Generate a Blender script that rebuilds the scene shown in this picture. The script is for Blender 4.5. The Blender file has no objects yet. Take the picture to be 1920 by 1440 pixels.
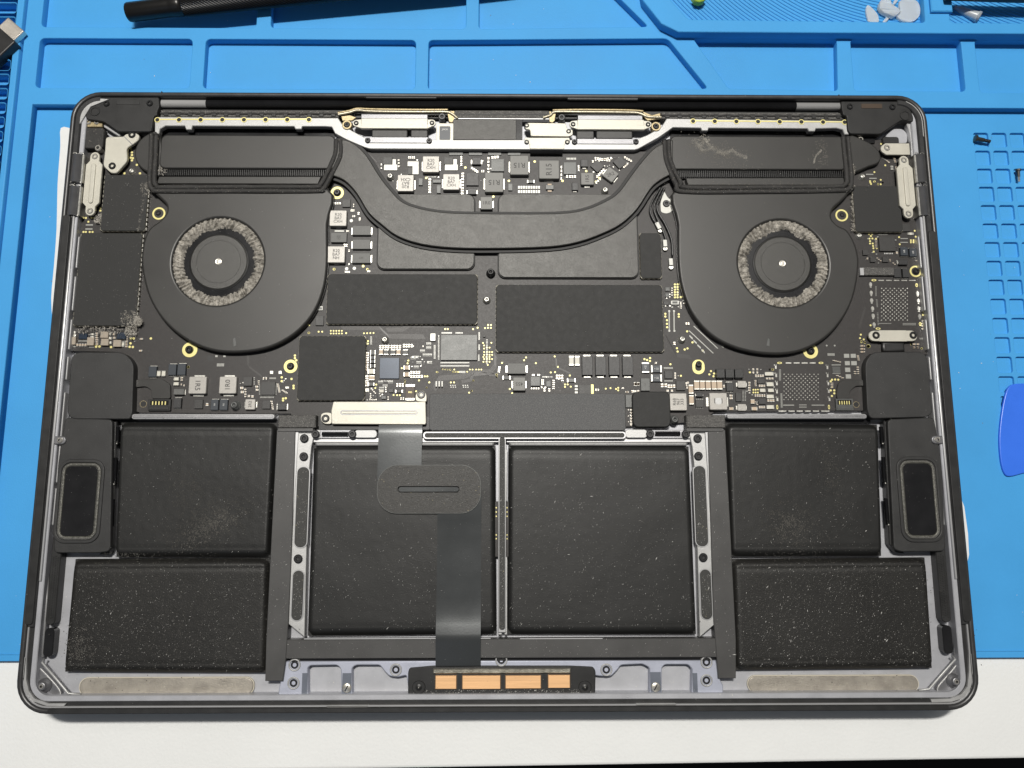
import bpy, math, random
from mathutils import Vector, Matrix, noise, Euler
from mathutils.geometry import tessellate_polygon
random.seed(7)
PI = math.pi
S = 0.001                                   # everything is modelled in millimetres
scene = bpy.context.scene
COL = scene.collection

# ------------------------------------------------------------------ camera, light, exposure
CAM = Vector((0.79, -48.9, 313.86)); ROT = Euler((math.radians(9.237), math.radians(-0.631), math.radians(-0.084)), 'XYZ')
FPX = 1472.2
cd = bpy.data.cameras.new('camera'); cam = bpy.data.objects.new('camera', cd); COL.objects.link(cam)
cam.location = CAM * S; cam.rotation_euler = ROT
cd.sensor_width = 36; cd.lens = FPX / 1920 * 36; cd.clip_start = 0.01; cd.clip_end = 20
scene.camera = cam
w = bpy.data.worlds.new('World'); scene.world = w; w.use_nodes = True
w.node_tree.nodes['Background'].inputs[0].default_value = (0.93, 0.96, 1.0, 1)
w.node_tree.nodes['Background'].inputs[1].default_value = 0.085
def area(name, loc, target, sx, sy, power, color):
    l = bpy.data.lights.new(name, 'AREA'); l.shape = 'RECTANGLE'; l.size = sx; l.size_y = sy; l.energy = power; l.color = color
    o = bpy.data.objects.new(name, l); COL.objects.link(o); o.location = loc
    o.rotation_euler = (Vector(target) - Vector(loc)).to_track_quat('-Z', 'Y').to_euler()
    return o
area('bench_lamp', (-0.05, 0.43, 1.35), (0, 0.0, 0), 0.20, 0.06, 20.5, (1.0, 0.965, 0.90))
area('ceiling_fill', (0.1, 0.75, 1.9), (0, 0.05, 0), 1.3, 0.6, 5.0, (1.0, 0.97, 0.93))  # unseen overhead fill, added for soft gradients in the reflections
area('window_light', (-0.55, -0.9, 1.3), (0, -0.05, 0), 0.8, 0.8, 0.7, (0.62, 0.75, 1.0))
scene.view_settings.view_transform = 'Standard'; scene.view_settings.look = 'None'
scene.view_settings.exposure = 0; scene.view_settings.gamma = 1
scene.render.resolution_x = 1024; scene.render.resolution_y = 768

# ------------------------------------------------------------------ picture -> place
RM = ROT.to_matrix()
def U(px, py, z=0.0):
    d = RM @ Vector(((px - 960) / FPX, -(py - 720) / FPX, -1))
    t = (z - CAM.z) / d.z
    return (CAM.x + d.x * t, CAM.y + d.y * t)
def RW(x0, y0, x1, y1, z):
    ym = (y0 + y1) / 2; xm = (x0 + x1) / 2
    return (U(x0, ym, z)[0], U(xm, y1, z)[1], U(x1, ym, z)[0], U(xm, y0, z)[1])   # left, bottom, right, top
def UP(pts, z): return [U(x, y, z) for x, y in pts]
class Fr:                                   # a zoomed view of the photograph
    def __init__(s, ox, oy, k): s.ox, s.oy, s.k = ox, oy, k
    def r(s, x0, y0, x1, y1): return (s.ox + x0/s.k, s.oy + y0/s.k, s.ox + x1/s.k, s.oy + y1/s.k)
    def p(s, x, y): return (s.ox + x/s.k, s.oy + y/s.k)

# ------------------------------------------------------------------ materials
MATS = {}
def mat(name, c, rough=0.5, metal=0.0, var=0.0, vs=60, bump=0.0, bs=3000, c2=None, thr=None, thr_c=(.6,.58,.52), thr_s=2500, coat=0, alpha=None, spec=0.5, brushed=None, trans=0):
    if name in MATS: return MATS[name]
    m = bpy.data.materials.new(name); m.use_nodes = True; n = m.node_tree.nodes; L = m.node_tree.links
    b = n['Principled BSDF']
    b.inputs['Roughness'].default_value = rough; b.inputs['Metallic'].default_value = metal
    b.inputs['Specular IOR Level'].default_value = spec
    b.inputs['Coat Weight'].default_value = coat; b.inputs['Coat Roughness'].default_value = 0.15
    b.inputs['Transmission Weight'].default_value = trans
    tc = n.new('ShaderNodeTexCoord'); co = tc.outputs['Object']
    col = None
    if c2 is None: c2 = tuple(min(1, x * (1 + var)) for x in c)
    c1 = tuple(x * (1 - var) for x in c)
    nz = n.new('ShaderNodeTexNoise'); nz.inputs['Scale'].default_value = vs; nz.inputs['Detail'].default_value = 6; nz.inputs['Roughness'].default_value = 0.6
    if brushed:
        mp = n.new('ShaderNodeMapping'); mp.inputs['Scale'].default_value = brushed; L.new(co, mp.inputs[0]); L.new(mp.outputs[0], nz.inputs['Vector'])
    else: L.new(co, nz.inputs['Vector'])
    mr = n.new('ShaderNodeMapRange'); mr.inputs[1].default_value = 0.3; mr.inputs[2].default_value = 0.7; L.new(nz.outputs[0], mr.inputs[0])
    mx = n.new('ShaderNodeMix'); mx.data_type = 'RGBA'; L.new(mr.outputs[0], mx.inputs[0])
    mx.inputs[6].default_value = (*c1, 1); mx.inputs[7].default_value = (*c2, 1); col = mx.outputs[2]
    if thr is not None:
        n2 = n.new('ShaderNodeTexNoise'); n2.inputs['Scale'].default_value = thr_s; n2.inputs['Detail'].default_value = 2; L.new(co, n2.inputs['Vector'])
        m2 = n.new('ShaderNodeMapRange'); m2.inputs[1].default_value = thr; m2.inputs[2].default_value = thr + 0.05; L.new(n2.outputs[0], m2.inputs[0])
        x2 = n.new('ShaderNodeMix'); x2.data_type = 'RGBA'; L.new(m2.outputs[0], x2.inputs[0]); L.new(col, x2.inputs[6]); x2.inputs[7].default_value = (*thr_c, 1); col = x2.outputs[2]
    L.new(col, b.inputs['Base Color'])
    if bump > 0:
        n3 = n.new('ShaderNodeTexNoise'); n3.inputs['Scale'].default_value = bs; n3.inputs['Detail'].default_value = 3
        if brushed: L.new(mp.outputs[0], n3.inputs['Vector'])
        else: L.new(co, n3.inputs['Vector'])
        bp = n.new('ShaderNodeBump'); bp.inputs['Strength'].default_value = bump; bp.inputs['Distance'].default_value = 0.0002
        L.new(n3.outputs[0], bp.inputs['Height']); L.new(bp.outputs[0], b.inputs['Normal'])
        rr = n.new('ShaderNodeMapRange'); rr.inputs[3].default_value = max(.03, rough - .08); rr.inputs[4].default_value = min(1, rough + .1)
        L.new(nz.outputs[0], rr.inputs[0]); L.new(rr.outputs[0], b.inputs['Roughness'])
    MATS[name] = m; return m
silicone = mat('blue_silicone', (.058, .325, .69), .55, 0, .05, 25, .25, 1500, thr=.80, thr_c=(.03,.10,.2), thr_s=500, spec=.25)
desk_m = mat('white_laminate', (.77, .78, .775), .5, 0, .015, 40, .5, 900, thr=.80, thr_c=(.3,.3,.28), thr_s=350)
floor_m = mat('dark_floor', (.008, .008, .008), .8)
alu_dark = mat('space_grey_rim', (.052, .052, .053), .36, .4, .15, 200, .1, 6000, thr=.74, thr_c=(.3,.3,.3), thr_s=1200)
alu = mat('space_grey_aluminium', (.41, .415, .44), .45, .35, .08, 120, .25, 6000, thr=.73, thr_c=(.7,.68,.6), thr_s=1500)
alu_mid = mat('grey_aluminium', (.25, .25, .26), .4, .8, .12, 150, .2, 6000)
alu_bright = mat('bright_aluminium', (.44, .44, .435), .45, .5, .08, 200, .25, 6000)
rail_m = mat('rail_aluminium', (.50, .50, .505), .38, .6, .04, 90)
steel = mat('nickel_silver', (.53, .51, .44), .42, .3, .05, 150, .3, 5000)
steel_g = mat('shield_steel', (.30, .285, .24), .4, .8, .35, 400, .4, 3000)
chrome = mat('bright_solder', (.55, .54, .50), .33, .85, .1, 900, .2, 5000)
whitepad = mat('tinned_pad', (.38, .38, .355), .4, .4, .05, 900)
gold = mat('gold_plating', (.80, .72, .30), .4, .25, .08, 600)
gold_dk = mat('worn_gold', (.38, .31, .18), .4, .6, .25, 900, .3, 5000)
pcb = mat('black_solder_mask', (.040, .037, .036), .42, 0, .12, 900, .25, 5000, brushed=(1, 1, 1), thr=.71, thr_c=(.13,.12,.11), thr_s=2200, spec=.32)
pcb_edge = mat('pcb_trace', (.062, .058, .056), .4)
plate_m = mat('graphite_painted_metal', (.046, .045, .042), .38, .3, .05, 300, .35, 5500)
fan_m = mat('fan_cover_plastic', (.038, .037, .035), .40, .2, .06, 40, .15, 4000, thr=.77, thr_c=(.22,.2,.17), thr_s=900)
tape_m = mat('black_shield_tape', (.020, .020, .0195), .62, 0, .08, 500, .3, 3500, thr=.715, thr_c=(.10,.095,.088), thr_s=2600, spec=.4)
batt_m = mat('black_battery_foil', (.012, .012, .0115), .47, 0, .2, 30, .22, 2500, thr=.72, thr_c=(.09,.085,.075), thr_s=2400, spec=.38)
batt_d = mat('dusty_battery_foil', (.013, .0125, .0115), .50, 0, .25, 30, .5, 2500, thr=.66, thr_c=(.11,.105,.09), thr_s=2300, spec=.35)
foam_m = mat('speckled_foam', (.085, .086, .088), .65, 0, .1, 800, .6, 3500, thr=.56, thr_c=(.16,.16,.155), thr_s=4200)
foam_b = mat('black_foam', (.028, .027, .026), .7, 0, .3, 300, 1.0, 2500, thr=.66, thr_c=(.2,.18,.15), thr_s=2000)
felt_m = mat('grey_fabric_tape', (.085, .082, .078), .55, .2, .4, 900, 1.0, 2500, thr=.6, thr_c=(.3,.29,.27), thr_s=3000, brushed=(1, 2.5, 1))
frame_m = mat('battery_frame_plastic', (.055, .054, .053), .42, 0, .1, 100, .2, 5000, thr=.74, thr_c=(.2,.19,.17), thr_s=1700)
black_g = mat('glossy_black', (.012, .012, .013), .2, 0, .2, 100, .05, 3000)
black_r = mat('black_rubber', (.018, .018, .018), .42, 0, .2, 200, .2, 3000)
blk = mat('black_plastic', (.013, .013, .013), .42, 0, .15, 200, .2, 4000)
spk_m = mat('speaker_plastic', (.024, .024, .024), .45, 0, .12, 150, .3, 4500, brushed=(1, 1, 1), thr=.76, thr_c=(.14,.13,.12), thr_s=2000)
screw_m = mat('black_oxide_screw', (.055, .055, .056), .3, .7, .2, 900)
screw_l = mat('nickel_screw', (.72, .69, .62), .3, .85, .15, 900)
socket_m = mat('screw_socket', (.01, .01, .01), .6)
ind_g = mat('grey_ferrite', (.19, .188, .178), .5, .1, .05, 900, .3, 6000)
ind_t = mat('pale_ferrite', (.36, .345, .32), .42, .35, .05, 900, .25, 6000)
ink_d = mat('dark_etching', (.06, .058, .055), .6)
ink_w = mat('white_ink', (.62, .62, .6), .6)
chip_m = mat('chip_epoxy', (.034, .033, .032), .45, 0, .1, 900, .2, 6000)
chip_g = mat('grey_chip_epoxy', (.085, .088, .085), .38, .1, .12, 400, .2, 6000)
chip_b = mat('blue_black_silicon', (.018, .030, .052), .35, .2, .1, 300)
cap_t = mat('tan_ceramic', (.52, .41, .30), .5, 0, .08, 900, .1, 5000)
cap_br = mat('brown_ceramic', (.34, .29, .23), .55, 0, .12, 900, .2, 5000)
cap_k = mat('black_tantalum', (.026, .026, .027), .45, 0, .1, 900, .2, 5000)
cap_gr = mat('grey_tantalum', (.11, .11, .105), .48, 0, .15, 900, .3, 5000)
cap_bl = mat('dark_blue_tantalum', (.035, .042, .052), .4)
cap_w = mat('pale_ceramic', (.62, .60, .52), .45)
fuse_m = mat('brown_fuse', (.05, .03, .016), .5)
copper = mat('copper_pad', (.88, .53, .27), .42, .45, .045, 250, .12, 900, brushed=(.15, 3, 1))
bronze = mat('bronze_adhesive', (.36, .33, .285), .38, .5, .2, 180, .6, 3500, thr=.66, thr_c=(.5,.45,.32), thr_s=2500)
flex_m = mat('grey_flex_film', (.052, .056, .058), .26, .35, .05, 40, .05, 1500)
pad_m = mat('dark_adhesive_pad', (.028, .028, .026), .5, .15, .15, 500, .6, 4000, thr=.72, thr_c=(.35,.32,.2), thr_s=1700)
dust_m = mat('grey_lint', (.13, .12, .105), .95, 0, .0, 420, 1.0, 2500, c2=(.54, .51, .455))
dust_m.node_tree.nodes['Principled BSDF'].inputs['Specular IOR Level'].default_value = .1
fleck_m = mat('pale_dust', (.72, .71, .68), .9, 0, .1, 900)
fleck_d = mat('dull_dust', (.22, .215, .20), .9, 0, .1, 900)
skin_dust = mat('powdery_dust', (.28, .265, .235), .95, 0, .2, 400)
clear_m = mat('translucent_plastic', (.90, .95, .97), .3, 0, .03, 200, trans=.6)
pick_m = mat('blue_pick_plastic', (.04, .17, .80), .3, 0, .05, 60, .2, 600)
paper_m = mat('white_paper', (.72, .73, .73), .8, 0, .03, 300, .4, 1500)
usb_m = mat('usb_shell', (.80, .74, .66), .35, .75, .05, 200, .3, 4000)
cable_m = mat('cable_sheath', (.035, .035, .035), .35, .2, .2, 900)
wire_m = mat('bronze_wire', (.45, .41, .31), .35, .6, .3, 1800, .3, 3000)
lead_m = mat('loose_screw_metal', (.10, .095, .085), .3, .8, .3, 400)
green_m = mat('yellow_green_plastic', (.35, .5, .05), .4)

# ------------------------------------------------------------------ geometry helpers
def offset(poly, d):
    n = len(poly); out = []
    a = sum(poly[i][0]*poly[(i+1)%n][1] - poly[(i+1)%n][0]*poly[i][1] for i in range(n))
    s = 1 if a > 0 else -1
    for i in range(n):
        p0, p1, p2 = poly[i-1], poly[i], poly[(i+1) % n]
        e1 = (p1[0]-p0[0], p1[1]-p0[1]); e2 = (p2[0]-p1[0], p2[1]-p1[1])
        l1 = math.hypot(*e1) or 1e-9; l2 = math.hypot(*e2) or 1e-9
        n1 = (-e1[1]/l1*s, e1[0]/l1*s); n2 = (-e2[1]/l2*s, e2[0]/l2*s)
        bx, by = n1[0]+n2[0], n1[1]+n2[1]; k = bx*bx + by*by
        if k < .3: k = .3
        out.append((p1[0] + bx*2*d/k, p1[1] + by*2*d/k))
    return out
def ccw(poly):
    n = len(poly)
    a = sum(poly[i][0]*poly[(i+1)%n][1] - poly[(i+1)%n][0]*poly[i][1] for i in range(n))
    return list(poly) if a > 0 else list(reversed(poly))
def rect(x0, y0, x1, y1, r=0, n=4):
    if x0 > x1: x0, x1 = x1, x0
    if y0 > y1: y0, y1 = y1, y0
    r = min(r, (x1-x0)/2*.999, (y1-y0)/2*.999)
    if r <= 0: return [(x0, y0), (x1, y0), (x1, y1), (x0, y1)]
    out = []
    for cx, cy, a in ((x1-r, y0+r, -90), (x1-r, y1-r, 0), (x0+r, y1-r, 90), (x0+r, y0+r, 180)):
        for i in range(n+1):
            t = math.radians(a + 90*i/n); out.append((cx + r*math.cos(t), cy + r*math.sin(t)))
    return out
def circ(cx, cy, r, n=24, ry=None, a0=0):
    ry = ry or r
    return [(cx + r*math.cos(a0+2*PI*i/n), cy + ry*math.sin(a0+2*PI*i/n)) for i in range(n)]
def rotp(poly, cx, cy, a):
    c, s = math.cos(a), math.sin(a)
    return [(cx + (x-cx)*c - (y-cy)*s, cy + (x-cx)*s + (y-cy)*c) for x, y in poly]
def smooth(pts, k=5, closed=False):
    n = len(pts); out = []
    g = lambda i: pts[i % n] if closed else pts[max(0, min(n-1, i))]
    for i in range(n if closed else n-1):
        p0, p1, p2, p3 = g(i-1), g(i), g(i+1), g(i+2)
        for j in range(k):
            t = j/k
            out.append(tuple(.5*((2*p1[a]) + (-p0[a]+p2[a])*t + (2*p0[a]-5*p1[a]+4*p2[a]-p3[a])*t*t + (-p0[a]+3*p1[a]-3*p2[a]+p3[a])*t**3) for a in range(len(p1))))
    if not closed: out.append(tuple(pts[-1]))
    return out
def fillet(pts, r, n=4):
    out = []; m = len(pts)
    for i in range(m):
        p0, p1, p2 = Vector(pts[i-1]), Vector(pts[i]), Vector(pts[(i+1) % m])
        a = p0-p1; b = p2-p1; d = min(r, a.length*.45, b.length*.45)
        A = p1 + a.normalized()*d; B = p1 + b.normalized()*d
        for j in range(n+1):
            t = j/n; q = A*(1-t)**2 + p1*2*t*(1-t) + B*t*t; out.append((q.x, q.y))
    return out
class MB:
    def __init__(s, *mats): s.v = []; s.f = []; s.m = []; s.mats = list(mats); s.smooth = []
    def mi(s, m):
        if m is None: return 0
        if isinstance(m, int): return m
        if m not in s.mats: s.mats.append(m)
        return s.mats.index(m)
    def add(s, vs, fs, m=None, sm=False):
        o = len(s.v); k = s.mi(m); s.v += vs
        for f in fs: s.f.append(tuple(i+o for i in f)); s.m.append(k); s.smooth.append(sm)
    def plate(s, outer, holes, z0, z1, b=0, m=None, mtop=None, bottom=False, segs=1, sides=True):
        loops = [ccw(outer)] + [ccw(h)[::-1] for h in holes]
        tops = []
        for li, lp in enumerate(loops):
            n = len(lp); rings = []
            if sides: rings.append((lp, z0))
            if b > 0:
                for k in range(segs+1):
                    t = k/segs*PI/2
                    d = b*(1-math.cos(t)); z = z1 - b + b*math.sin(t)
                    ol = offset(lp, d) if li == 0 else [p for p in offset(lp, -d)]
                    rings.append((ol if d > 0 else lp, z))
            else: rings.append((lp, z1))
            vs = [(x, y, z) for L, z in rings for x, y in L]; fs = []
            for k in range(len(rings)-1):
                for i in range(n):
                    j = (i+1) % n; fs.append((k*n+i, k*n+j, (k+1)*n+j, (k+1)*n+i))
            s.add(vs, fs, m, segs > 1)
            tops.append([(x, y, z1) for x, y in rings[-1][0]])
        tm = mtop if mtop is not None else m
        if len(tops) == 1 and len(tops[0]) <= 4: s.add(tops[0], [tuple(range(len(tops[0])))], tm)
        else:
            flat = [p for l in tops for p in l]; V = [[Vector(p) for p in l] for l in tops]
            tr = []
            for t in tessellate_polygon(V):
                a, c, d = (flat[i] for i in t)
                if (c[0]-a[0])*(d[1]-a[1]) - (c[1]-a[1])*(d[0]-a[0]) < 0: t = (t[0], t[2], t[1])
                tr.append(tuple(t))
            s.add(flat, tr, tm)
        if bottom:
            lp = loops[0]; s.add([(x, y, z0) for x, y in lp], [tuple(reversed(range(len(lp))))], m)
        return s
    def prism(s, poly, z0, z1, b=0, m=None, **k): return s.plate(poly, [], z0, z1, b, m, **k)
    def box(s, x0, y0, x1, y1, z0, z1, b=0, m=None, r=0, n=4, **k): return s.plate(rect(x0, y0, x1, y1, r, n), [], z0, z1, b, m, **k)
    def lathe(s, cx, cy, prof, n=20, m=None, mf=None, star=None):
        vs = []; fs = []
        for k, (r, z) in enumerate(prof):
            for i in range(n):
                a = 2*PI*i/n; q = r
                if star and k >= star[0]: q = r*(1 + star[1]*math.cos(star[2]*a))
                vs.append((cx + q*math.cos(a), cy + q*math.sin(a), z))
        for k in range(len(prof)-1):
            for i in range(n):
                j = (i+1) % n; fs.append((k*n+i, k*n+j, (k+1)*n+j, (k+1)*n+i))
        if mf is None: s.add(vs, fs, m, True)
        else:
            o = len(s.v); s.v += vs
            for q, f in enumerate(fs): s.f.append(tuple(i+o for i in f)); s.m.append(s.mi(mf if q//n >= (star[0]-1 if star else len(prof)-3) else m)); s.smooth.append(False)
        if prof[-1][0] > 0:
            o = len(vs) - n; base = len(s.v) - len(vs)
            s.f.append(tuple(base + o + i for i in range(n))); s.m.append(s.mi(mf if mf is not None else m)); s.smooth.append(False)
        return s
    def lathe_flat(s, cx, cy, prof, n=20, m=None):
        k0 = len(s.smooth); s.lathe(cx, cy, prof, n, m)
        for i in range(k0, len(s.smooth)): s.smooth[i] = False
        return s
    def tube(s, pts, r, n=8, m=None, closed=False):
        P = [Vector(p) for p in pts]; vs = []; fs = []; N = len(P)
        for i, p in enumerate(P):
            t = (P[(i+1) % N] - P[i-1]) if closed else (P[min(N-1, i+1)] - P[max(0, i-1)])
            t.normalize(); u = t.cross(Vector((0, 0, 1)))
            if u.length < .01: u = Vector((1, 0, 0))
            u.normalize(); v = t.cross(u); rr = r[i] if isinstance(r, (list, tuple)) else r
            for k in range(n):
                a = 2*PI*k/n; q = p + u*rr*math.cos(a) + v*rr*math.sin(a); vs.append(tuple(q))
        for i in range(N if closed else N-1):
            for k in range(n):
                k2 = (k+1) % n; a = i*n; c = ((i+1) % N)*n; fs.append((a+k, a+k2, c+k2, c+k))
        s.add(vs, fs, m, True)
        if not closed:
            o = len(s.v) - len(vs)
            for rng in (range(n), range((N-1)*n, N*n)):
                s.f.append(tuple(o+i for i in rng)); s.m.append(s.mi(m)); s.smooth.append(False)
        return s
    def text(s, body, x, y, z, size, rot=0, m=None, spacing=1.0):
        vs, fs = text_mesh(body)
        c, n = math.cos(rot), math.sin(rot)
        s.add([(x + (a*c - b*n)*size, y + (a*n + b*c)*size, z) for a, b in vs], fs, m); return s
_tc = {}
def text_mesh(body):
    if body in _tc: return _tc[body]
    cu = bpy.data.curves.new('t', 'FONT'); cu.body = body; cu.align_x = 'CENTER'; cu.align_y = 'CENTER'; cu.size = 1; cu.resolution_u = 2; cu.space_line = .85; cu.offset = .012
    o = bpy.data.objects.new('t', cu); COL.objects.link(o)
    dg = bpy.context.evaluated_depsgraph_get(); me = o.evaluated_get(dg).to_mesh()
    r = ([(v.co.x, v.co.y) for v in me.vertices], [tuple(p.vertices) for p in me.polygons])
    bpy.data.objects.remove(o); bpy.data.curves.remove(cu); _tc[body] = r; return r

def mesh(name, mb):
    me = bpy.data.meshes.new(name); me.from_pydata([(a*S, b*S, c*S) for a, b, c in mb.v], [], mb.f)
    for m in mb.mats: me.materials.append(m)
    me.polygons.foreach_set('material_index', mb.m); me.polygons.foreach_set('use_smooth', mb.smooth)
    me.update(); return me
def part(name, mb, parent=None, stuff=False, label=None):
    o = bpy.data.objects.new(name, mesh(name, mb)); COL.objects.link(o); o.parent = parent
    if stuff: o['kind'] = 'stuff'
    if label: o['label'] = label
    return o
def inst(name, me, parent, x, y, z, rot=0, sc=1.0, label=None):
    o = bpy.data.objects.new(name, me); COL.objects.link(o); o.parent = parent
    o.location = (x*S, y*S, z*S); o.rotation_euler = (0, 0, rot); o.scale = (sc, sc, sc)
    if label: o['label'] = label
    return o
def empty(name, x=0, y=0, z=0, parent=None):
    o = bpy.data.objects.new(name, None); COL.objects.link(o); o.location = (x*S, y*S, z*S); o.empty_display_size = .01; o.parent = parent; return o
def tag(o, label, cat, group=None):
    o['label'] = label; o['category'] = cat
    if group: o['group'] = group
    return o

# ================================================================== SETTING
ZD = -3.0
m = MB(floor_m); m.box(-3000, -3000, 3000, 3000, -751, -750, bottom=True); o = part('floor', m); o['kind'] = 'structure'
ea = U(0, 1453, ZD); eb = U(1920, 1422.5, ZD)
sl = (eb[1]-ea[1])/(eb[0]-ea[0])
m = MB(desk_m); m.prism([(-620, ea[1]+sl*(-620-ea[0])), (620, ea[1]+sl*(620-ea[0])), (620, 480), (-620, 480)], ZD-25, ZD, 1.2, bottom=True, segs=3)
o = part('desk', m); o['kind'] = 'structure'

# ================================================================== MAT
matE = empty('silicone_repair_mat', 0, 0, 0)
tag(matE, 'bright blue silicone repair mat with raised ribs, trays and a grid of small screw wells', 'work mat')
yb = U(20, 1240, 0)[1]
XL, XR, YT = -330, 330, 250
# screw wells: cells recessed in the work surface
g0x, g0y = U(1825, 249, 0); pit = U(1859, 249, 0)[0] - g0x; 
gy1 = U(1870, 669, 0)[1]; pity = (U(1830, 249, 0)[1] - gy1)/12
cells = []
for c in range(6):
    for r_ in range(16):
        x = g0x + c*pit; y = g0y - r_*pity
        cells.append(rect(x, y-pity*.80, x+pit*.81, y, .9, 3))
base = MB(silicone)
base.plate([(XL, yb), (XR, yb), (XR, YT), (XL, YT)], cells, ZD, 0, .2, segs=2)
lg = U(20, 1226, 0)[1]
part('mat_sheet', base, matE)
for q in cells:
    f = MB(silicone); f.prism(offset(ccw(q), -.05), -1.3, -1.2, 0); part('screw_well_floor', f, matE)
f = MB(silicone); f.box(XL, lg-.35, XR, lg+.1, -.01, .28, .12); part('edge_ridge', f, matE)
# raised compartment wall lattice, one moulded piece: outline with compartments left open
RZ = 3.8
def hole(pts, r=1.6): return fillet(UP(pts, 0.0), r, 4)
yrib = U(300, 196, RZ)[1]                                  # south face of the lattice
xl0 = U(42, 100, RZ)[0]; xl1 = U(61, 192, RZ)[0]
lat = MB(silicone)
out = [(xl0, -160), (xl1, -160), (xl1, yrib), (XR, yrib), (XR, YT), (xl0, YT)]
def HR(x0, y0, x1, y1): # compartment by its floor rectangle
    a = RW(x0, y0, x1, y1, RZ); return rect(*a, 2.0, 4)
hs = []
r2 = RW(100, 72, 300, 165, RZ); yA0, yA1 = r2[1], r2[3]
r1 = RW(100, -60, 300, 51, RZ); yB0 = r1[1]; yB1 = YT - 8
def xat(px, py): return U(px, py, RZ)[0]
hs.append(rect(xat(70, 120), yA0, xat(358, 120), yA1, 2))
hs.append(rect(xat(383, 120), yA0, xat(779, 120), yA1, 2))
hs.append(fillet([(xat(803, 120), yA0), U(1328, 166, RZ), U(1252, 72, RZ), (xat(803, 120), yA1)], 2))
hs.append(rect(xat(80, 20), yB0, xat(482, 20), yB1, 2))
hs.append(rect(xat(509, 20), yB0, xat(874, 20), yB1, 2))
hs.append(fillet([(xat(898, 20), yB0), U(1216, 50, RZ), (U(1135, -30, RZ)), (xat(1110, -30), yB1), (xat(898, 20), yB1)], 2))
TZ = 8.5
yC1 = U(1600, 61.5, TZ)[1]                                 # foot of the tall tray block
hs.append(fillet([(U(1300, 80, RZ)[0], yC1), U(1366, 166, RZ), U(1571, 170, RZ), (xat(1571, 100), yC1)], 1.6))
hs.append(rect(xat(1598, 120), U(1700, 171, RZ)[1], xat(1806, 120), yC1, 1.8))
hs.append(rect(xat(1832, 120), U(1700, 173, RZ)[1], XR-30, yC1, 1.8))
lat.plate(out, hs, -.02, RZ, .28, segs=2)
# the trays of the taller right block sit in their own piece
part('compartment_lattice', lat, matE)
# taller bar and trays at top right (z=9) ; south wall faces the viewer
bar = MB(silicone)
p = [U(1205, 0, TZ), U(1240, 44, TZ), (U(1272, 61, TZ)[0], yC1), (XR, yC1), (XR, YT+1), (U(1150, -60, TZ)[0], YT+1)]
tr1 = fillet([U(1240, -20, TZ), U(1290, 36, TZ), U(1735, 42, TZ), U(1728, -60, TZ), U(1230, -60, TZ)], 1.5)
a = RW(1790, -60, 1990, 43, TZ); tr2 = rect(a[0]-3, a[1], XR-20, a[3], 1.5)
bar.plate(p, [tr1, tr2], RZ-.05, TZ, .4, segs=2)
part('tray_block', bar, matE)
fl = MB(silicone); fl.prism(offset(ccw(tr1), -.3), RZ+.1, RZ+.6); fl.prism(offset(ccw(tr2), -.3), RZ+.1, RZ+.6)
part('tray_floor', fl, matE)
gr = MB(silicone)
def inpoly(x, y, P):
    c = False; n = len(P)
    for i in range(n):
        x1, y1 = P[i]; x2, y2 = P[i-1]
        if (y1 > y) != (y2 > y) and x < (x2-x1)*(y-y1)/(y2-y1)+x1: c = not c
    return c
for tr, ctr in ((tr1, U(1700, -330, RZ)), (tr2, U(1990, -290, RZ))):
    for k in range(6, 90):
        R = 1.5*k + 8
        run = []
        for a in range(0, 400):
            t = PI + PI*a/399*1.0; x, y = ctr[0] + R*math.cos(t), ctr[1] + R*math.sin(t)
            if inpoly(x, y, tr): run.append((x, y, RZ+.65))
            else:
                if len(run) > 2: gr.tube(run[::2] + [run[-1]], .33, 4)
                run = []
        if len(run) > 2: gr.tube(run[::2] + [run[-1]], .33, 4)
part('tray_grooves', gr, matE, stuff=True)
# block between the trays
nb = MB(silicone); a = RW(1742, -30, 1782, 24, TZ+.5); nb.box(*a, RZ, TZ+1.5, .4); part('tray_divider', nb, matE)

# comb rack at the far left: raised block with open slots
cx0 = -330; cx1 = xat(41, 100) - .8
cm = MB(silicone); slots = []
for i in range(-3, 16):
    yt = U(10, 8 + i*26.8, RZ)[1]; yb2 = U(10, 26 + i*26.8, RZ)[1]
    slots.append(rect(cx0+40, yb2, xat(28, 100) - 1.0, yt, .9, 3))
cm.plate([(cx0, -160), (cx1, -160), (cx1, YT), (cx0, YT)], slots, -.02, RZ+.9, .4, segs=2)
part('tool_comb', cm, matE)
# grit, lint and scratches lying on the mat
gd = MB(fleck_m, fleck_d)
for i in range(260):
    x = random.uniform(-210, 215); y = random.uniform(-118, 170); 
    if abs(x) < 176 and y < 122: continue
    z = .02 if y < yrib else .1
    r = random.uniform(.08, .28); a = random.uniform(0, 6)
    gd.prism(rotp([(x-r, y-r*.5), (x+r, y-r*.3), (x+r*.6, y+r*.6), (x-r*.4, y+r*.5)], x, y, a), z, z+.12, 0, random.choice([0, 0, 1]))
o = part('mat_grit', gd, matE, stuff=True)

# ================================================================== PAPER
m = MB(paper_m)
lft = smooth([(134, 241), (114, 240), (113, 275), (108, 345), (106, 430), (101, 500), (96, 560), (99, 620), (96, 700)], 3)
m.prism(UP(lft, .2) + [U(300, 1000, .2), U(1808, 1080, .2), U(1817, 1040, .2), U(1815, 1000, .2), U(1808, 950, .2), U(1600, 400, .2)], .03, .22)
tag(part('paper_sheet', m), 'white paper sheet with a torn left edge lying under the open laptop', 'paper')

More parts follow.
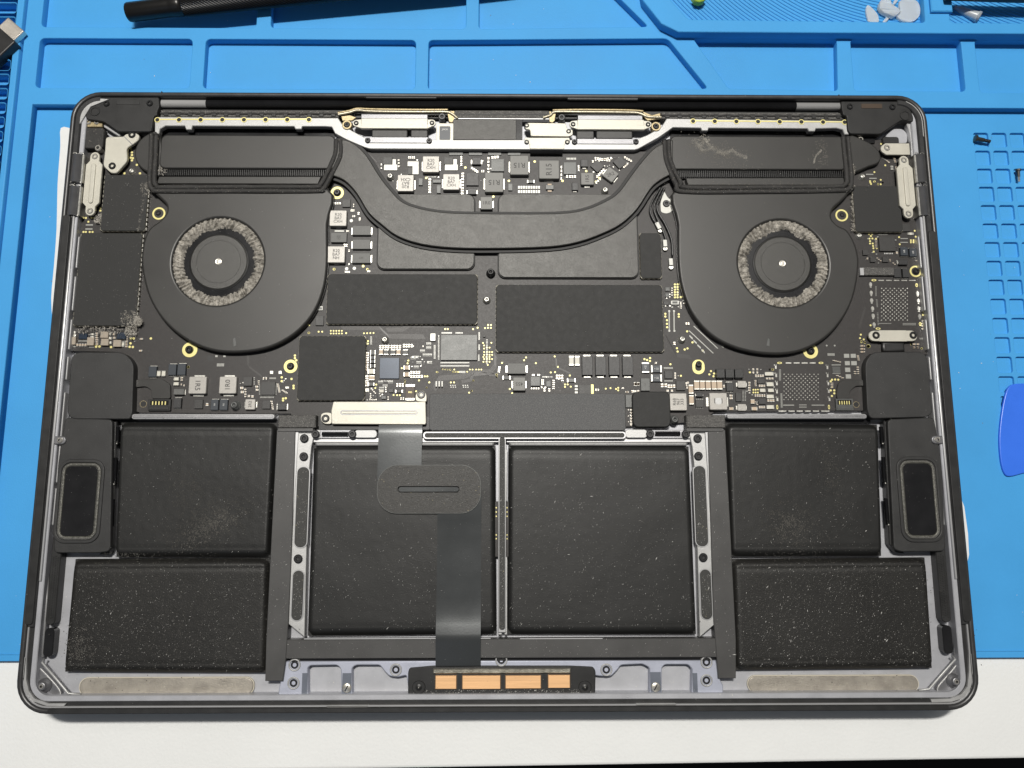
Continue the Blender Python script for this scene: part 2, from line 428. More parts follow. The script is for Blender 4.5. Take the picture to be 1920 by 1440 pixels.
# ================================================================== LAPTOP
W, H = 349.3, 240.7
lap = empty('laptop', 0, 0, 0)
tag(lap, 'space grey laptop lying upside down with its bottom cover off and dusty insides showing', 'laptop')
def rr(ins, r=11.5, n=8): return rect(-W/2+ins, -H/2+ins, W/2-ins, H/2-ins, max(r-ins, .8), n)
lid = MB(alu_dark); lid.prism(rr(1.0), .25, 4.6, 1.2, bottom=True, segs=3); part('display_lid', lid, lap)
flr = MB(alu); flr.prism(rr(.9), 5.2, 9.0, 0, bottom=True); part('case_floor', flr, lap)
rim = MB(alu_dark); rim.plate(rr(0), [rr(1.9)], 5.4, 15.5, .7, segs=3); rim.prism(rr(.01), 5.2, 5.4, 0, bottom=True); part('case_rim', rim, lap)
def upath(ins, ytop):                       # open path round left, bottom and right sides
    pts = rr(ins); n = len(pts)
    # rect(): bottom-right arc, top-right arc, top-left arc, bottom-left arc
    k = 9
    br, trr, tl, bl = pts[0:k], pts[k:2*k], pts[2*k:3*k], pts[3*k:4*k]
    return tl + bl + br + trr
def ustrip(i0, i1, z0, z1, b, mm, name, **kw):
    q = MB(mm); q.prism(upath(i0, 0) + upath(i1, 0)[::-1], z0, z1, b, **kw); return part(name, q, lap)
ycut = U(60, 1176, 15)[1]
def low(i0, i1, z0, z1, b, mm, name):
    f_ = lambda ins: [(-W/2+ins, ycut)] + [p for p in upath(ins, 0) if p[1] < 0] + [(W/2-ins, ycut)]
    q = MB(mm); q.prism(f_(i0) + f_(i1)[::-1], z0, z1, b); part(name, q, lap)
low(1.95, 2.6, 9, 15.0, .2, rail_m, 'rim_bead'); low(2.65, 4.05, 9, 14.0, .1, black_r, 'rim_groove')
def high(i0, i1, z0, z1, b, mm, name):
    for sx in (-1, 1):
        P = [p for p in upath(i0, 0) if p[1] > 0 and p[0]*sx > 0]; Q = [p for p in upath(i1, 0) if p[1] > 0 and p[0]*sx > 0]
        if sx < 0: P = P + [(-W/2+i0, ycut)]; Q = Q + [(-W/2+i1, ycut)]
        else: P = [(W/2-i0, ycut)] + P; Q = [(W/2-i1, ycut)] + Q
        q = MB(mm); q.prism(P + Q[::-1], z0, z1, b); part(name, q, lap)
high(1.92, 4.05, 9, 15.1, .3, alu_dark, 'side_shoulder')
ustrip(4.1, 6.1, 9, 14.3, .25, alu, 'inner_ledge')
for sx in (-1, 1):
    ya, yb_ = U(90, 395, 15)[1], U(60, 1090, 15)[1]
    q = MB(rail_m); q.box(sx*(W/2-4.35), yb_, sx*(W/2-5.25), ya, 14, 15.0, .3, segs=3); part('inner_bead', q, lap)
for sx in (-1, 1):                          # black side gaskets
    y1 = U(110 if sx < 0 else 1750, 402, 15.5)[1] if sx < 0 else U(1750, 432, 15.5)[1]; y0 = U(60, 1172, 15.5)[1]
    q = MB(black_r); x0 = sx*(W/2-1.0); x1 = sx*(W/2-3.9); q.box(x0, y0, x1, y1, 14, 15.62, .25, r=1.2, segs=2)
    part('side_gasket', q, lap)
    q = MB(alu_bright); q.prism(UP([(150, 232), (170, 200), (205, 186), (178, 184), (150, 205), (143, 232)] if sx < 0 else [(1698, 190), (1722, 222), (1727, 256), (1737, 256), (1733, 218), (1712, 192), (1695, 184)], 14.9), 14, 15.0, .1)
    part('corner_shim', q, lap)
q = MB(black_r); q.box(-W/2+12, -H/2+.1, W/2-12, -H/2+1.85, 15, 15.6, .2, r=.6); part('front_gasket', q, lap)
# bottom corners: white shims
for pts in ([(46, 1232), (50, 1233), (49, 1275), (54, 1296), (64, 1310), (90, 1319), (124, 1319), (120, 1324), (88, 1324), (60, 1314), (47, 1296), (43, 1270)],
            [(1817, 1225), (1821, 1226), (1824, 1262), (1822, 1290), (1808, 1308), (1784, 1316), (1747, 1317), (1745, 1311), (1782, 1310), (1803, 1302), (1814, 1288), (1817, 1262)]):
    q = MB(alu_bright); q.prism(UP(pts, 14.9), 14, 15.0, .1); part('corner_shim', q, lap)
for pts in ((612, 1322, 690, 1326), (1192, 1319, 1268, 1323)):
    q = MB(alu_bright); a = RW(*pts, 14.9); q.box(*a, 14, 15.0, .1, r=.4); part('latch_tab', q, lap)
# --- screws shared
def screw_mesh(name, r, mt, slot=6, h=.9, z0=0):
    q = MB(mt, socket_m); q.lathe(0, 0, [(r, -1.5), (r, h-.25), (r-.3, h), (r*.48, h), (r*.40, h-.5), (0.02, h-.55)], 18, 0, 1, star=(4, .16, slot)); return mesh(name, q)
ME = {}
ME['blk'] = screw_mesh('screw_black', 1.0, screw_m); ME['blkL'] = screw_mesh('screw_black_big', 1.55, screw_m)
ME['phil'] = screw_mesh('screw_cross', 1.55, screw_m, 4); ME['sil'] = screw_mesh('screw_nickel', 1.05, screw_l, 5); ME['silL'] = screw_mesh('screw_nickel_big', 1.4, screw_l, 6)
def screw(kind, px, py, z, parent=None, sc=1.0):
    x, y = U(px, py, z); inst('screw', ME[kind], parent or lap, x, y, z, random.uniform(0, 6), sc)
def ring(px, py, ro, ri, z, mt, parent, name='gold_ring', h=.15):
    x, y = U(px, py, z); q = MB(mt); q.plate(circ(0, 0, ro), [circ(0, 0, ri)], -.4, h, .05); inst(name, mesh(name, q), parent, x, y, z)

# ------------------------------------------------------------------ chassis furniture
part('seam', MB(socket_m).box(*RW(302, 171, 303.2, 180, 15.5), 14, 15.53), lap); part('seam', MB(socket_m).box(*RW(1573, 177, 1574.2, 185, 15.5), 14, 15.53), lap)
# hinge barrel
xa, xb = U(303, 190, 13)[0], U(1574, 190, 13)[0]; xs0, xs1 = U(387, 190, 13)[0], U(1492, 190, 13)[0]
yh1 = H/2 - 1.9; yh0 = U(900, 205, 12)[1]; yc = (yh0+yh1)/2; rh = (yh1-yh0)/2
def barrel(name, x0, x1, mt, r):
    q = MB(mt); q.tube([(x0, yc, 12.2), (x1, yc, 12.2)], r, 32); part(name, q, lap)
barrel('hinge_cover', xs0, xs1, black_g, rh); sleeve_m = mat('brushed_sleeve', (.55, .55, .55), .35, .3, .08, 60, .2, 3000, brushed=(.1, 4, 4))
barrel('hinge_sleeve', xa, xs0-.1, sleeve_m, rh*.95); barrel('hinge_sleeve', xs1+.1, xb, sleeve_m, rh*.95)
for a in ((685, 180, 820, 186), (1063, 183, 1197, 189)):
    q = MB(blk); q.box(*RW(*a, 14.6), 12, 15.2, .3, r=.8); part('antenna_window', q, lap)
part('rear_trough', MB(blk).box(xa, yh0-3.5, xb, yh0+1, 9, 11.2), lap)
# rear vent rubber
q = MB(black_r); vy1 = U(500, 206, 13)[1]; vy0 = U(500, 219, 13)[1]
for x0p, x1p in ((300, 636), (1240, 1583)):
    x0, x1 = U(x0p, 212, 13)[0], U(x1p, 212, 13)[0]
    q = MB(felt_m); q.box(x0, vy0, x1, vy1, 10, 12.6, .3)
    q.tube([(x0 + (x1-x0)*t/60, (vy0+vy1)/2 + .35*noise.noise((t*.6, x0, 0)), 12.6+.2*noise.noise((t, 0, 2))) for t in range(61)], .5, 6, foam_b)
    part('vent_gasket', q, lap)
    n = 15
    for i in range(n):
        u = x0 + (x1-x0)*(i+.5)/n; r_ = MB(blk); r_.box(u-.9, vy0+.4, u+.9, vy1-.8, 12.5, 12.9, .15); part('vent_rib', r_, lap)
# rear frame bar
fb = [(290, 219), (634, 221), (644, 236), (684, 258), (700, 262), (1190, 262), (1212, 254), (1240, 238), (1250, 222), (1587, 226), (1592, 252), (1584, 252), (1580, 243), (1568, 240), (1530, 241), (1528, 246), (1517, 246), (1514, 241), (1329, 240), (1327, 245), (1316, 245), (1314, 240), (1262, 239), (1235, 258), (1197, 279), (1190, 281), (694, 279), (683, 276), (650, 262), (628, 250), (622, 238), (610, 237), (567, 237), (565, 242), (554, 242), (551, 237), (361, 236), (359, 243), (349, 243), (346, 236), (310, 236), (300, 242), (298, 252), (290, 250)]
q = MB(alu_bright); q.prism(UP(fb, 13.6), 11.2, 13.6, .25); frm = part('rear_frame_bar', q, lap)
pinhole = mesh('pinhole', MB(socket_m, screw_m).prism(circ(0, 0, .9, 14), 0, .08).prism(circ(0, 0, .3, 8), .08, .12, 0, 1))
for x0, n_, yy, dy in ((295, 8, 223.8, -.05), (1299.5, 8, 226.3, .28)):
    xe = x0 + 40.6*(n_-1); a = U(x0, yy, 13.7); b_ = U(xe, yy + dy*8, 13.7)
    q = MB(gold); q.prism([(a[0], a[1]-.25), (b_[0]+.1, b_[1]-.25), (b_[0]+.1, b_[1]+.25), (a[0], a[1]+.25)], 13.3, 13.72)
    part('gold_contact_strip', q, frm)
    for i in range(n_):
        x, y = U(x0+40.6*i, yy+1+dy*i, 13.7); inst('pinhole', pinhole, frm, x, y, 13.66)
        q = MB(gold); q.plate(circ(0, 0, 1.15, 16), [circ(0, 0, .85, 16)], -.3, .1); inst('gold_ring', mesh('gr', q), frm, x, y, 13.68)
# deep dark wells between bar and heat sinks
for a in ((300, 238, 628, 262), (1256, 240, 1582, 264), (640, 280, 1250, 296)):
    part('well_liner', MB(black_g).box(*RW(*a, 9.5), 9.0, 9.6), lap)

# ------------------------------------------------------------------ logic board
ZB = 11.0
bq = MB(pcb)
bo = UP([(133, 272), (200, 262), (640, 262), (660, 284), (1230, 284), (1250, 262), (1660, 262), (1742, 285), (1748, 600), (1745, 665), (1700, 664), (1630, 664), (1622, 690), (1622, 770), (1340, 772), (1318, 790), (1180, 800), (560, 800), (545, 776), (265, 774), (247, 770), (245, 690), (235, 668), (215, 660), (132, 658)], ZB)
bq.prism(bo, 9.8, ZB, .1); board = part('logic_board', bq, lap)
small = MB(whitepad, gold, chrome, cap_t, cap_k, ind_g, ink_w, pcb_edge)
def sbox(r, h, m, z=None, b=0):
    z = ZB if z is None else z
    a = RW(*r, z+h); small.box(*a, z-.02, z+h, b, m)
def dots(f, pts, r=4.5, m=gold, h=.06):
    for x, y in pts:
        x, y = U(*f.p(x, y), ZB); q = .21*r*6/f.k/ (1.0); small.prism(circ(x, y, q*.2*5/6, 10), ZB-.01, ZB+h, 0, m)
def dotrow(f, x0, y0, x1, y1, n, r=9, m=gold):
    dots(f, [(x0+(x1-x0)*i/max(1, n-1), y0+(y1-y0)*i/max(1, n-1)) for i in range(n)], r, m)
def padrow(f, x0, y0, x1, y1, n, w_, h_, m=whitepad, z=.12):
    for i in range(n):
        t = i/max(1, n-1); x = x0+(x1-x0)*t; y = y0+(y1-y0)*t
        sbox(f.r(x-w_/2, y-h_/2, x+w_/2, y+h_/2), z, m)
def mini(f, x0, y0, x1, y1, n, w_, h_, vert=True, body=None):   # rows of tiny capacitors: body with two bright ends
    for i in range(n):
        t = i/max(1, n-1); x = x0+(x1-x0)*t; y = y0+(y1-y0)*t
        sbox(f.r(x-w_/2, y-h_/2, x+w_/2, y+h_/2), .45, chrome)
        if vert: sbox(f.r(x-w_/2*1.02, y-h_*.2, x+w_/2*1.02, y+h_*.2), .47, body or cap_t)
        else: sbox(f.r(x-w_*.2, y-h_/2*1.02, x+w_*.2, y+h_/2*1.02), .47, body or cap_t)
def comp(name, f, x0, y0, x1, y1, h, mt, b=.12, r=.25, txt=None, trot=0, tsz=None, tm=None, leads=None, ldm=None, rot=0, ends=None, label=None, side=None):
    z1 = ZB+h; cxp, cyp = f.p((x0+x1)/2, (y0+y1)/2); cx, cy = U(cxp, cyp, z1)
    a = RW(*f.r(x0, y0, x1, y1), z1); w_, hh = (a[2]-a[0])/2, (a[3]-a[1])/2
    q = MB(mt); q.box(-w_, -hh, w_, hh, -.02, h, b, r=r, segs=2 if b > .12 else 1)
    if ends == 'h':      # end caps left and right
        e = w_*.28
        for s_ in (-1, 1): q.box(s_*(w_+.04), -hh-.03, s_*(w_-e), hh+.03, -.02, h+.04, .05, chrome)
    if ends == 'v':
        e = hh*.28
        for s_ in (-1, 1): q.box(-w_-.03, s_*(hh+.04), w_+.03, s_*(hh-e), -.02, h+.04, .05, chrome)
    if leads:
        d, ln, frac = leads
        for s_ in (-1, 1):
            if d == 'h': q.box(s_*(w_-.1), -hh*frac, s_*(w_+ln), hh*frac, -.02, .35, .05, ldm or chrome)
            else: q.box(-w_*frac, s_*(hh-.1), w_*frac, s_*(hh+ln), -.02, .35, .05, ldm or chrome)
    if txt:
        L = txt.split('\n'); sz = tsz or min(2*hh/len(L)*.85, 2*w_/max(len(t) for t in L)*1.35)*.9
        q.text(txt, 0, 0, h+.012, sz, math.radians(trot), tm or ink_d)
    return inst(name, mesh(name, q), board, cx, cy, ZB, math.radians(rot), label=label)
def ind(f, x0, y0, x1, y1, txt=None, trot=0, mt=None, h=2.2, leads=('h', .45, .55), **k):
    return comp('inductor', f, x0, y0, x1, y1, h, mt or ind_g, .22, .45, txt=txt, trot=trot, leads=leads, **k)
def chip(f, x0, y0, x1, y1, mt=None, h=.75, **k): return comp('chip', f, x0, y0, x1, y1, h, mt or chip_m, .06, 0, **k)
def tant(f, x0, y0, x1, y1, d='h', mt=None, h=1.3, ln=.5, fr=.6, **k): return comp('capacitor', f, x0, y0, x1, y1, h, mt or cap_k, .12, .1, leads=(d, ln, fr), **k)
def mlcc(f, x0, y0, x1, y1, e='h', mt=None, h=.9, **k): return comp('capacitor', f, x0, y0, x1, y1, h, mt or cap_t, .06, .05, ends=e, **k)
A = Fr(620, 180, 6); B = Fr(930, 180, 6); C_ = Fr(600, 340, 8); D = Fr(560, 500, 6); E_ = Fr(660, 600, 6.857); G = Fr(880, 620, 6)
Hh = Fr(1160, 500, 6); I_ = Fr(1160, 660, 6); J = Fr(1440, 640, 6); K = Fr(1540, 340, 8); L_ = Fr(1540, 500, 8)
M_ = Fr(120, 160, 6); N_ = Fr(120, 380, 6); O_ = Fr(120, 600, 6); Q_ = Fr(340, 620, 6); R_ = Fr(1540, 170, 8); P1 = Fr(0, 0, 1)
# power section behind the heat pipe
R20 = 'R20\nBA7\nCXH'
ind(A, 1033, 675, 1222, 858, R20, 0, ind_t); ind(A, 750, 885, 935, 1072, R20, 180, ind_t); ind(A, 1262, 875, 1450, 1055, R20, 0, ind_t)
ind(P1, 909, 323, 944, 360, 'R15', 180); ind(B, 157, 668, 368, 885, 'R15', 180, ); ind(B, 483, 722, 712, 930, 'R15', 90, leads=('v', .45, .45))
ind(A, 1682, 1132, 1822, 1275, '1R0', 0, h=1.8); ind(B, 955, 862, 1102, 998, '1R5', 90, h=1.8, leads=('v', .5, .4))
ind(B, 1218, 818, 1360, 946, '2R2', 60, h=1.7, rot=-38)
for r_ in ((600, 770, 750, 835), (695, 710, 735, 772), (865, 735, 990, 790), (920, 788, 990, 880), (1285, 770, 1430, 835), (1380, 710, 1420, 772)): sbox(A.r(*r_), .5, whitepad, b=.05)
chip(A, 590, 685, 690, 768); chip(A, 1275, 685, 1376, 768); chip(P1, 921, 298, 945, 321, chip_g, .9); chip(A, 1527, 865, 1665, 1005, None, .9)
tant(A, 1590, 690, 1690, 770); tant(A, 1540, 1040, 1640, 1105); chip(A, 990, 925, 1035, 1003, chip_g); chip(A, 1150, 940, 1240, 975, chip_g); chip(A, 1195, 1002, 1238, 1092, chip_g)
chip(A, 870, 800, 918, 880)
mini(A, 1115, 935, 1115, 1080, 6, 22, 20, False); mini(A, 1487, 872, 1480, 1095, 8, 24, 18, False); mini(A, 1775, 700, 1775, 860, 5, 20, 20); mini(A, 880, 690, 940, 690, 4, 12, 22)
mini(A, 765, 720, 765, 790, 3, 18, 14); mini(A, 570, 770, 570, 810, 2, 12, 16); mini(A, 1470, 690, 1470, 770, 3, 18, 26); mini(A, 1590, 810, 1650, 850, 4, 22, 20); mini(A, 1700, 845, 1720, 845, 2, 10, 22); mini(A, 1820, 690, 1880, 686, 3, 22, 24)
dots(A, [(1515, 805), (1075, 922), (1830, 1132), (330, 2050)], 14)
padrow(A, 1090, 910, 1180, 910, 7, 7, 10)
chip(B, 762, 745, 902, 880, chip_g, .9); tant(B, 955, 712, 1035, 795, 'v', cap_k, ln=.4); comp('diode', B, 350, 945, 432, 978, .8, chip_g, ends='h'); chip(B, 138, 985, 185, 1062, chip_g)
comp('capacitor', B, 560, 1000, 650, 1050, 1.0, chip_g, leads=('v', .8, .5), ldm=cap_t); tant(B, 855, 972, 925, 1060, 'v', ln=.35); chip(B, 1085, 735, 1195, 840, None, .9, rot=45); chip(B, 1340, 695, 1450, 800, None, .9, rot=40)
x, y = U(*B.p(1400, 745), ZB+.95); small.prism(circ(x, y, 1.0, 16), ZB+.9, ZB+.94, 0, cap_k)
for j in (0, 1):
    padrow(B, 258, 1020+j*48, 484, 1020+j*48, 9, 20, 16); padrow(B, 258, 1036+j*48, 484, 1036+j*48, 9, 20, 12)
dots(B, [(435, 738), (145, 955), (748, 955), (1015, 845), (1125, 965), (1165, 925)], 14)
mini(B, 735, 800, 735, 930, 4, 14, 24); mini(B, 930, 795, 930, 830, 2, 16, 24); mini(B, 800, 905, 890, 905, 4, 18, 26); padrow(B, 800, 705, 895, 705, 7, 9, 22)
for k in range(7): mini(B, 1090+k*34, 735-k*6, 1120+k*26, 700+k*4, 2, 18, 22)
mini(B, 1140, 905, 1210, 830, 5, 22, 22); mini(B, 1440, 800, 1480, 760, 4, 20, 16); mini(B, 1450, 690, 1520, 730, 4, 18, 20); mini(B, 1170, 935, 1130, 975, 3, 16, 20)
# left of the heat pipe
ind(C_, 142, 432, 400, 670, R20, 0, ind_t, leads=('v', .3, .3)); chip(C_, 165, 770, 400, 912, cap_gr, 1.4, txt='CSR\nCFB', trot=90, tsz=1.0); ind(C_, 108, 970, 375, 1220, 'R20\nBA7\nNH', 0, ind_t, leads=('v', .3, .3))
tant(C_, 485, 665, 760, 805, 'h', cap_gr, ln=.55, fr=.75); tant(C_, 485, 870, 755, 1015, 'h', cap_gr, ln=.55, fr=.75); tant(C_, 480, 1075, 755, 1225, 'h', cap_gr, ln=.55, fr=.75, txt='220', tsz=1.1)
chip(C_, 335, 265, 455, 385); mini(C_, 200, 330, 300, 330, 4, 22, 26); mini(C_, 465, 435, 510, 435, 4, 10, 28); mini(C_, 578, 480, 596, 565, 2, 24, 36); mini(C_, 495, 523, 520, 523, 2, 14, 24); mini(C_, 505, 345, 505, 375, 2, 12, 16)
mini(C_, 400, 745, 430, 745, 3, 10, 18); mini(C_, 370, 960, 400, 960, 2, 22, 40); mini(C_, 437, 1030, 437, 1050, 2, 22, 10); mini(C_, 435, 1235, 435, 1250, 2, 22, 10); padrow(C_, 290, 745, 290, 745, 1, 140, 16)
dots(C_, [(212, 1318), (648, 1272), (713, 1320)], 20); dots(C_, [(470, 590), (400, 1310), (515, 1305)], 26, whitepad); mini(C_, 380, 1355, 440, 1360, 4, 16, 22); mini(C_, 720, 1350, 740, 1350, 2, 20, 18)
# memory / controller area
chip(D, 912, 1025, 1130, 1258, chip_b, .8, txt='339S', tsz=.01); chip(E_, 1142, 190, 1608, 515, chip_g, 1.0)
comp('resistor', D, 180, 445, 270, 490, .6, whitepad, .04, 0); comp('chip', D, 203, 455, 262, 482, .68, chip_g, .03, 0)
chip(D, 190, 552, 280, 660); chip(D, 112, 545, 158, 592); comp('oscillator', D, 1480, 750, 1540, 835, .8, whitepad, .1)
mlcc(D, 905, 930, 948, 990, 'v', cap_t); mlcc(D, 960, 932, 1010, 990, 'v', cap_gr); mlcc(D, 1037, 932, 1087, 990, 'v', cap_gr); mlcc(D, 1100, 930, 1145, 990, 'v', cap_t); mlcc(D, 1175, 932, 1228, 992, 'v', cap_gr)
mlcc(D, 805, 938, 865, 990, 'h', cap_gr); mlcc(D, 806, 1000, 860, 1040, 'h', cap_k); mlcc(D, 806, 1046, 860, 1083, 'h', cap_k); mlcc(D, 806, 1095, 860, 1135, 'h', cap_k); mlcc(D, 778, 1150, 855, 1205, 'h', cap_w); mlcc(D, 790, 1225, 855, 1275, 'v', cap_t); mlcc(D, 783, 1305, 850, 1340, 'h', cap_gr)
mini(D, 918, 900, 1008, 900, 4, 20, 34); mini(D, 1046, 900, 1140, 900, 4, 20, 34); mini(D, 1184, 888, 1272, 888, 4, 18, 34)
mini(D, 772, 970, 765, 1160, 8, 30, 18, False); mini(D, 768, 1230, 765, 1335, 5, 30, 18, False)
mlcc(D, 1182, 1112, 1248, 1158, 'h', cap_t); mlcc(D, 1182, 1190, 1248, 1236, 'h', cap_t); mini(D, 1268, 1190, 1355, 1190, 4, 20, 28); mini(D, 1268, 1234, 1386, 1234, 5, 20, 28)
mini(D, 1110, 1330, 1170, 1330, 3, 18, 36); dotrow(D, 735, 750, 842, 746, 4); dotrow(D, 362, 722, 486, 722, 5); dotrow(D, 362, 752, 486, 752, 5); dots(D, [(535, 748), (118, 658), (115, 745), (225, 732), (265, 732), (400, 28), (778, 30), (780, 838), (778, 866), (1234, 1056), (1225, 1088), (1555, 1186), (1440, 1362), (1470, 1302), (1354, 1280), (1420, 1234), (1448, 1234), (1196, 1284), (1196, 1312), (1648, 702), (1676, 702), (1160, 1142)], 10)
padrow(D, 1612, 745, 1720, 745, 10, 7, 16); padrow(D, 1770, 745, 1840, 745, 6, 7, 16); padrow(D, 1575, 800, 1575, 1040, 18, 16, 5); padrow(D, 1530, 885, 1530, 1030, 12, 22, 5); padrow(D, 815, 790, 815, 870, 7, 22, 5)
mini(D, 1290, 895, 1400, 895, 2, 10, 14); 
for yy in (1080, 1116): padrow(D, 1600, yy, 1915, yy, 34, 5, 14)
dotrow(D, 1616, 1152, 1706, 1158, 4); dotrow(D, 1732, 1184, 1795, 1184, 3); padrow(D, 1810, 1184, 1870, 1184, 6, 6, 22)
for i in range(6):
    padrow(D, 1548+(i % 3)*33, 1298+ (i//3)*20, 1548+(i % 3)*33, 1360, 3, 14, 14)
for ox in (1710, 1850): padrow(D, ox, 1335, ox+50, 1335, 3, 12, 8); padrow(D, ox+5, 1355, ox+55, 1355, 3, 12, 8)
for k, (ox, oy) in enumerate(((1300, 1010), (1300, 1120), (1330, 1070), (1450, 1070), (1440, 860), (1440, 905), (1400, 985), (1450, 985), (1265, 1020), (950, 1332), (910, 1360), (900, 1290), (1010, 1290), (1370, 940))):
    padrow(D, ox, oy, ox+46, oy, 5, 6, 14); padrow(D, ox, oy+18, ox+46, oy+18, 5, 6, 5)
chip(E_, 475, 880, 530, 932); chip(E_, 378, 975, 438, 1015, chip_g); chip(E_, 285, 962, 320, 1003); tant(E_, 568, 893, 636, 935, 'h', chip_m, h=.8, ln=.5, fr=.9)
comp('crystal', E_, 350, 895, 408, 932, .7, cap_w, .06); mini(E_, 195, 900, 195, 900, 1, 45, 34, True, ind_g); mini(E_, 250, 880, 300, 940, 4, 16, 12); mini(E_, 435, 865, 435, 920, 3, 18, 12); mini(E_, 465, 990, 465, 1020, 2, 14, 12); mini(E_, 630, 1010, 660, 1010, 2, 14, 26); mini(E_, 230, 1025, 310, 1025, 5, 10, 12); mini(E_, 240, 950, 240, 1000, 3, 18, 10)
dots(E_, [(535, 965), (580, 967), (615, 967), (300, 875), (312, 830), (825, 917), (960, 872), (1270, 803), (1312, 803), (1557, 780), (1538, 910), (1506, 934), (1096, 670), (680, 780), (682, 815), (1615, 100), (1558, 118), (1750, 64), (1786, 64), (1748, 100), (1786, 100), (1710, 105), (1858, 702), (1860, 732)], 11)
for yy, n_ in ((412, 4), (447, 4), (475, 3), (502, 4), (537, 3)): dotrow(E_, 1700 if n_ == 4 else 1690, yy, 1802 if n_ == 4 else 1768, yy, n_, 10)
dots(E_, [(1685, 295), (1792, 293), (1698, 328), (1698, 368), (1732, 355), (1768, 355), (1745, 578)], 10)
dotrow(E_, 1160, 630, 1265, 636, 4, 9); dots(E_, [(1315, 637), (1515, 637), (1550, 637), (1597, 637), (1630, 637), (1663, 637), (1292, 668), (1326, 668), (1358, 668), (1482, 665)], 9)
padrow(E_, 1635, 160, 1635, 250, 8, 18, 6); padrow(E_, 1635, 320, 1635, 380, 6, 18, 6); padrow(E_, 1630, 450, 1630, 520, 6, 18, 6); padrow(E_, 1735, 255, 1735, 560, 18, 18, 6); padrow(E_, 1115, 200, 1115, 230, 3, 10, 10); chip(E_, 1685, 195, 1715, 218)
q = comp('fuse', E_, 690, 828, 806, 1032, .9, fuse_m, .05, ends='v', txt='MO', tsz=.95, tm=gold)
comp('pad', P1, 770, 746, 776, 750, .05, whitepad, 0)
# centre
tant(G, 430, 365, 635, 485, 'h', cap_gr, ln=.8, fr=.65, h=1.6); ind(G, 490, 522, 632, 675, '455', 180, h=1.9); chip(G, 690, 515, 795, 620, chip_g, 1.0); chip(G, 865, 565, 915, 630, chip_g); comp('resistor', G, 375, 508, 462, 550, .6, cap_gr, ends='h')
comp('resistor', G, 1122, 285, 1175, 390, .8, cap_w, ends='v'); comp('resistor', G, 1188, 285, 1240, 390, .8, cap_w, ends='v')
for x0, x1 in ((1268, 1388), (1418, 1538), (1570, 1690), (1722, 1843)): tant(G, x0, 285, x1, 500, 'v', cap_k, ln=.75, fr=.65, h=1.7)
comp('diode', G, 1100, 535, 1195, 580, .7, chip_g, ends='h'); chip(G, 1232, 608, 1370, 716, None, .6)
for yy in (625, 660, 695): sbox(G.r(1185, yy-14, 1222, yy+12), .45, whitepad, b=.08)
sbox(G.r(1370, 605, 1398, 716), .2, gold)
mini(G, 720, 498, 780, 498, 2, 28, 18, False); mini(G, 845, 665, 900, 665, 2, 18, 36); mini(G, 985, 520, 1045, 520, 3, 20, 44); mini(G, 825, 555, 825, 600, 3, 26, 14, False); mini(G, 948, 560, 948, 650, 5, 18, 12, False); padrow(G, 825, 520, 930, 520, 10, 7, 14); mini(G, 338, 410, 332, 462, 4, 20, 16, False); mini(G, 700, 650, 780, 650, 4, 16, 16); mini(G, 815, 640, 815, 650, 1, 16, 12); mini(G, 1040, 560, 1055, 560, 2, 12, 12)
dots(G, [(638, 302), (616, 333), (368, 362), (748, 366), (960, 290), (996, 407), (965, 467), (916, 470), (308, 494), (308, 520), (455, 656), (482, 704), (1130, 505), (1076, 605), (1106, 605), (1076, 632), (1141, 630), (1535, 653), (1588, 647), (1650, 656), (1675, 643), (1675, 671), (43, 562), (27, 676)], 10)
mini(G, 1870, 600, 1900, 600, 2, 22, 34); mini(G, 1425, 665, 1450, 665, 2, 14, 20); mini(G, 1720, 645, 1735, 645, 2, 8, 16); mini(G, 1775, 690, 1775, 690, 1, 36, 16, False); mini(G, 1835, 685, 1900, 680, 3, 22, 18); mini(G, 1820, 890, 1820, 1050, 6, 24, 14, False)
# right of centre
def plusc(f, x0, y0, x1, y1, e, rot=0):
    comp('capacitor', f, x0, y0, x1, y1, 1.0, cap_bl, .06, .05, ends=e, txt='+ 22' if e == 'h' else '22\n+', tm=ink_w, tsz=.95)
plusc(I_, 262, 118, 342, 232, 'v'); plusc(I_, 365, 150, 484, 228, 'h'); plusc(I_, 365, 252, 486, 332, 'h')
chip(I_, 520, 212, 605, 298); chip(I_, 250, 295, 350, 435, chip_g, 1.2, txt='UX', tsz=.8, trot=90); chip(I_, 648, 325, 750, 430, None, .9)
for x0, x1 in ((850, 908), (916, 970), (980, 1036), (1046, 1101), (1109, 1166)): mlcc(I_, x0, 322, x1, 422, 'v', cap_t, 1.1)
mlcc(I_, 788, 368, 840, 468, 'v', cap_t, 1.1); mlcc(I_, 795, 485, 845, 590, 'v', cap_t, 1.1); tant(I_, 875, 455, 950, 502, 'h', ln=.3); chip(I_, 868, 535, 955, 620)
padrow(I_, 880, 532, 945, 532, 4, 10, 10); padrow(I_, 880, 628, 945, 628, 4, 10, 10)
ind(I_, 575, 462, 768, 658, 'R68\n967\n333', 90, ind_t, tsz=1.75); ind(I_, 1022, 458, 1222, 650, '151', 0, ind_t, leads=('h', .9, .55)); comp('contact', I_, 1085, 515, 1160, 590, 2.24, alu_bright, .02, 1.0)
for x0, x1 in ((1100, 1195), (1203, 1300), (1308, 1402)): tant(I_, x0, 190, x1, 290, 'v', black_r, ln=.25, h=1.9, fr=.7)
tant(I_, 1212, 340, 1292, 440, 'v', cap_k, ln=.4, fr=.9); comp('crystal', I_, 1340, 325, 1435, 400, 1.2, ind_t, .1, ends=None, leads=('h', .5, .6)); comp('crystal', I_, 1340, 585, 1435, 660, 1.2, ind_t, .1, leads=('h', .5, .6))
chip(I_, 1318, 460, 1382, 555); chip(I_, 1560, 300, 1640, 355); chip(I_, 1575, 525, 1655, 585)
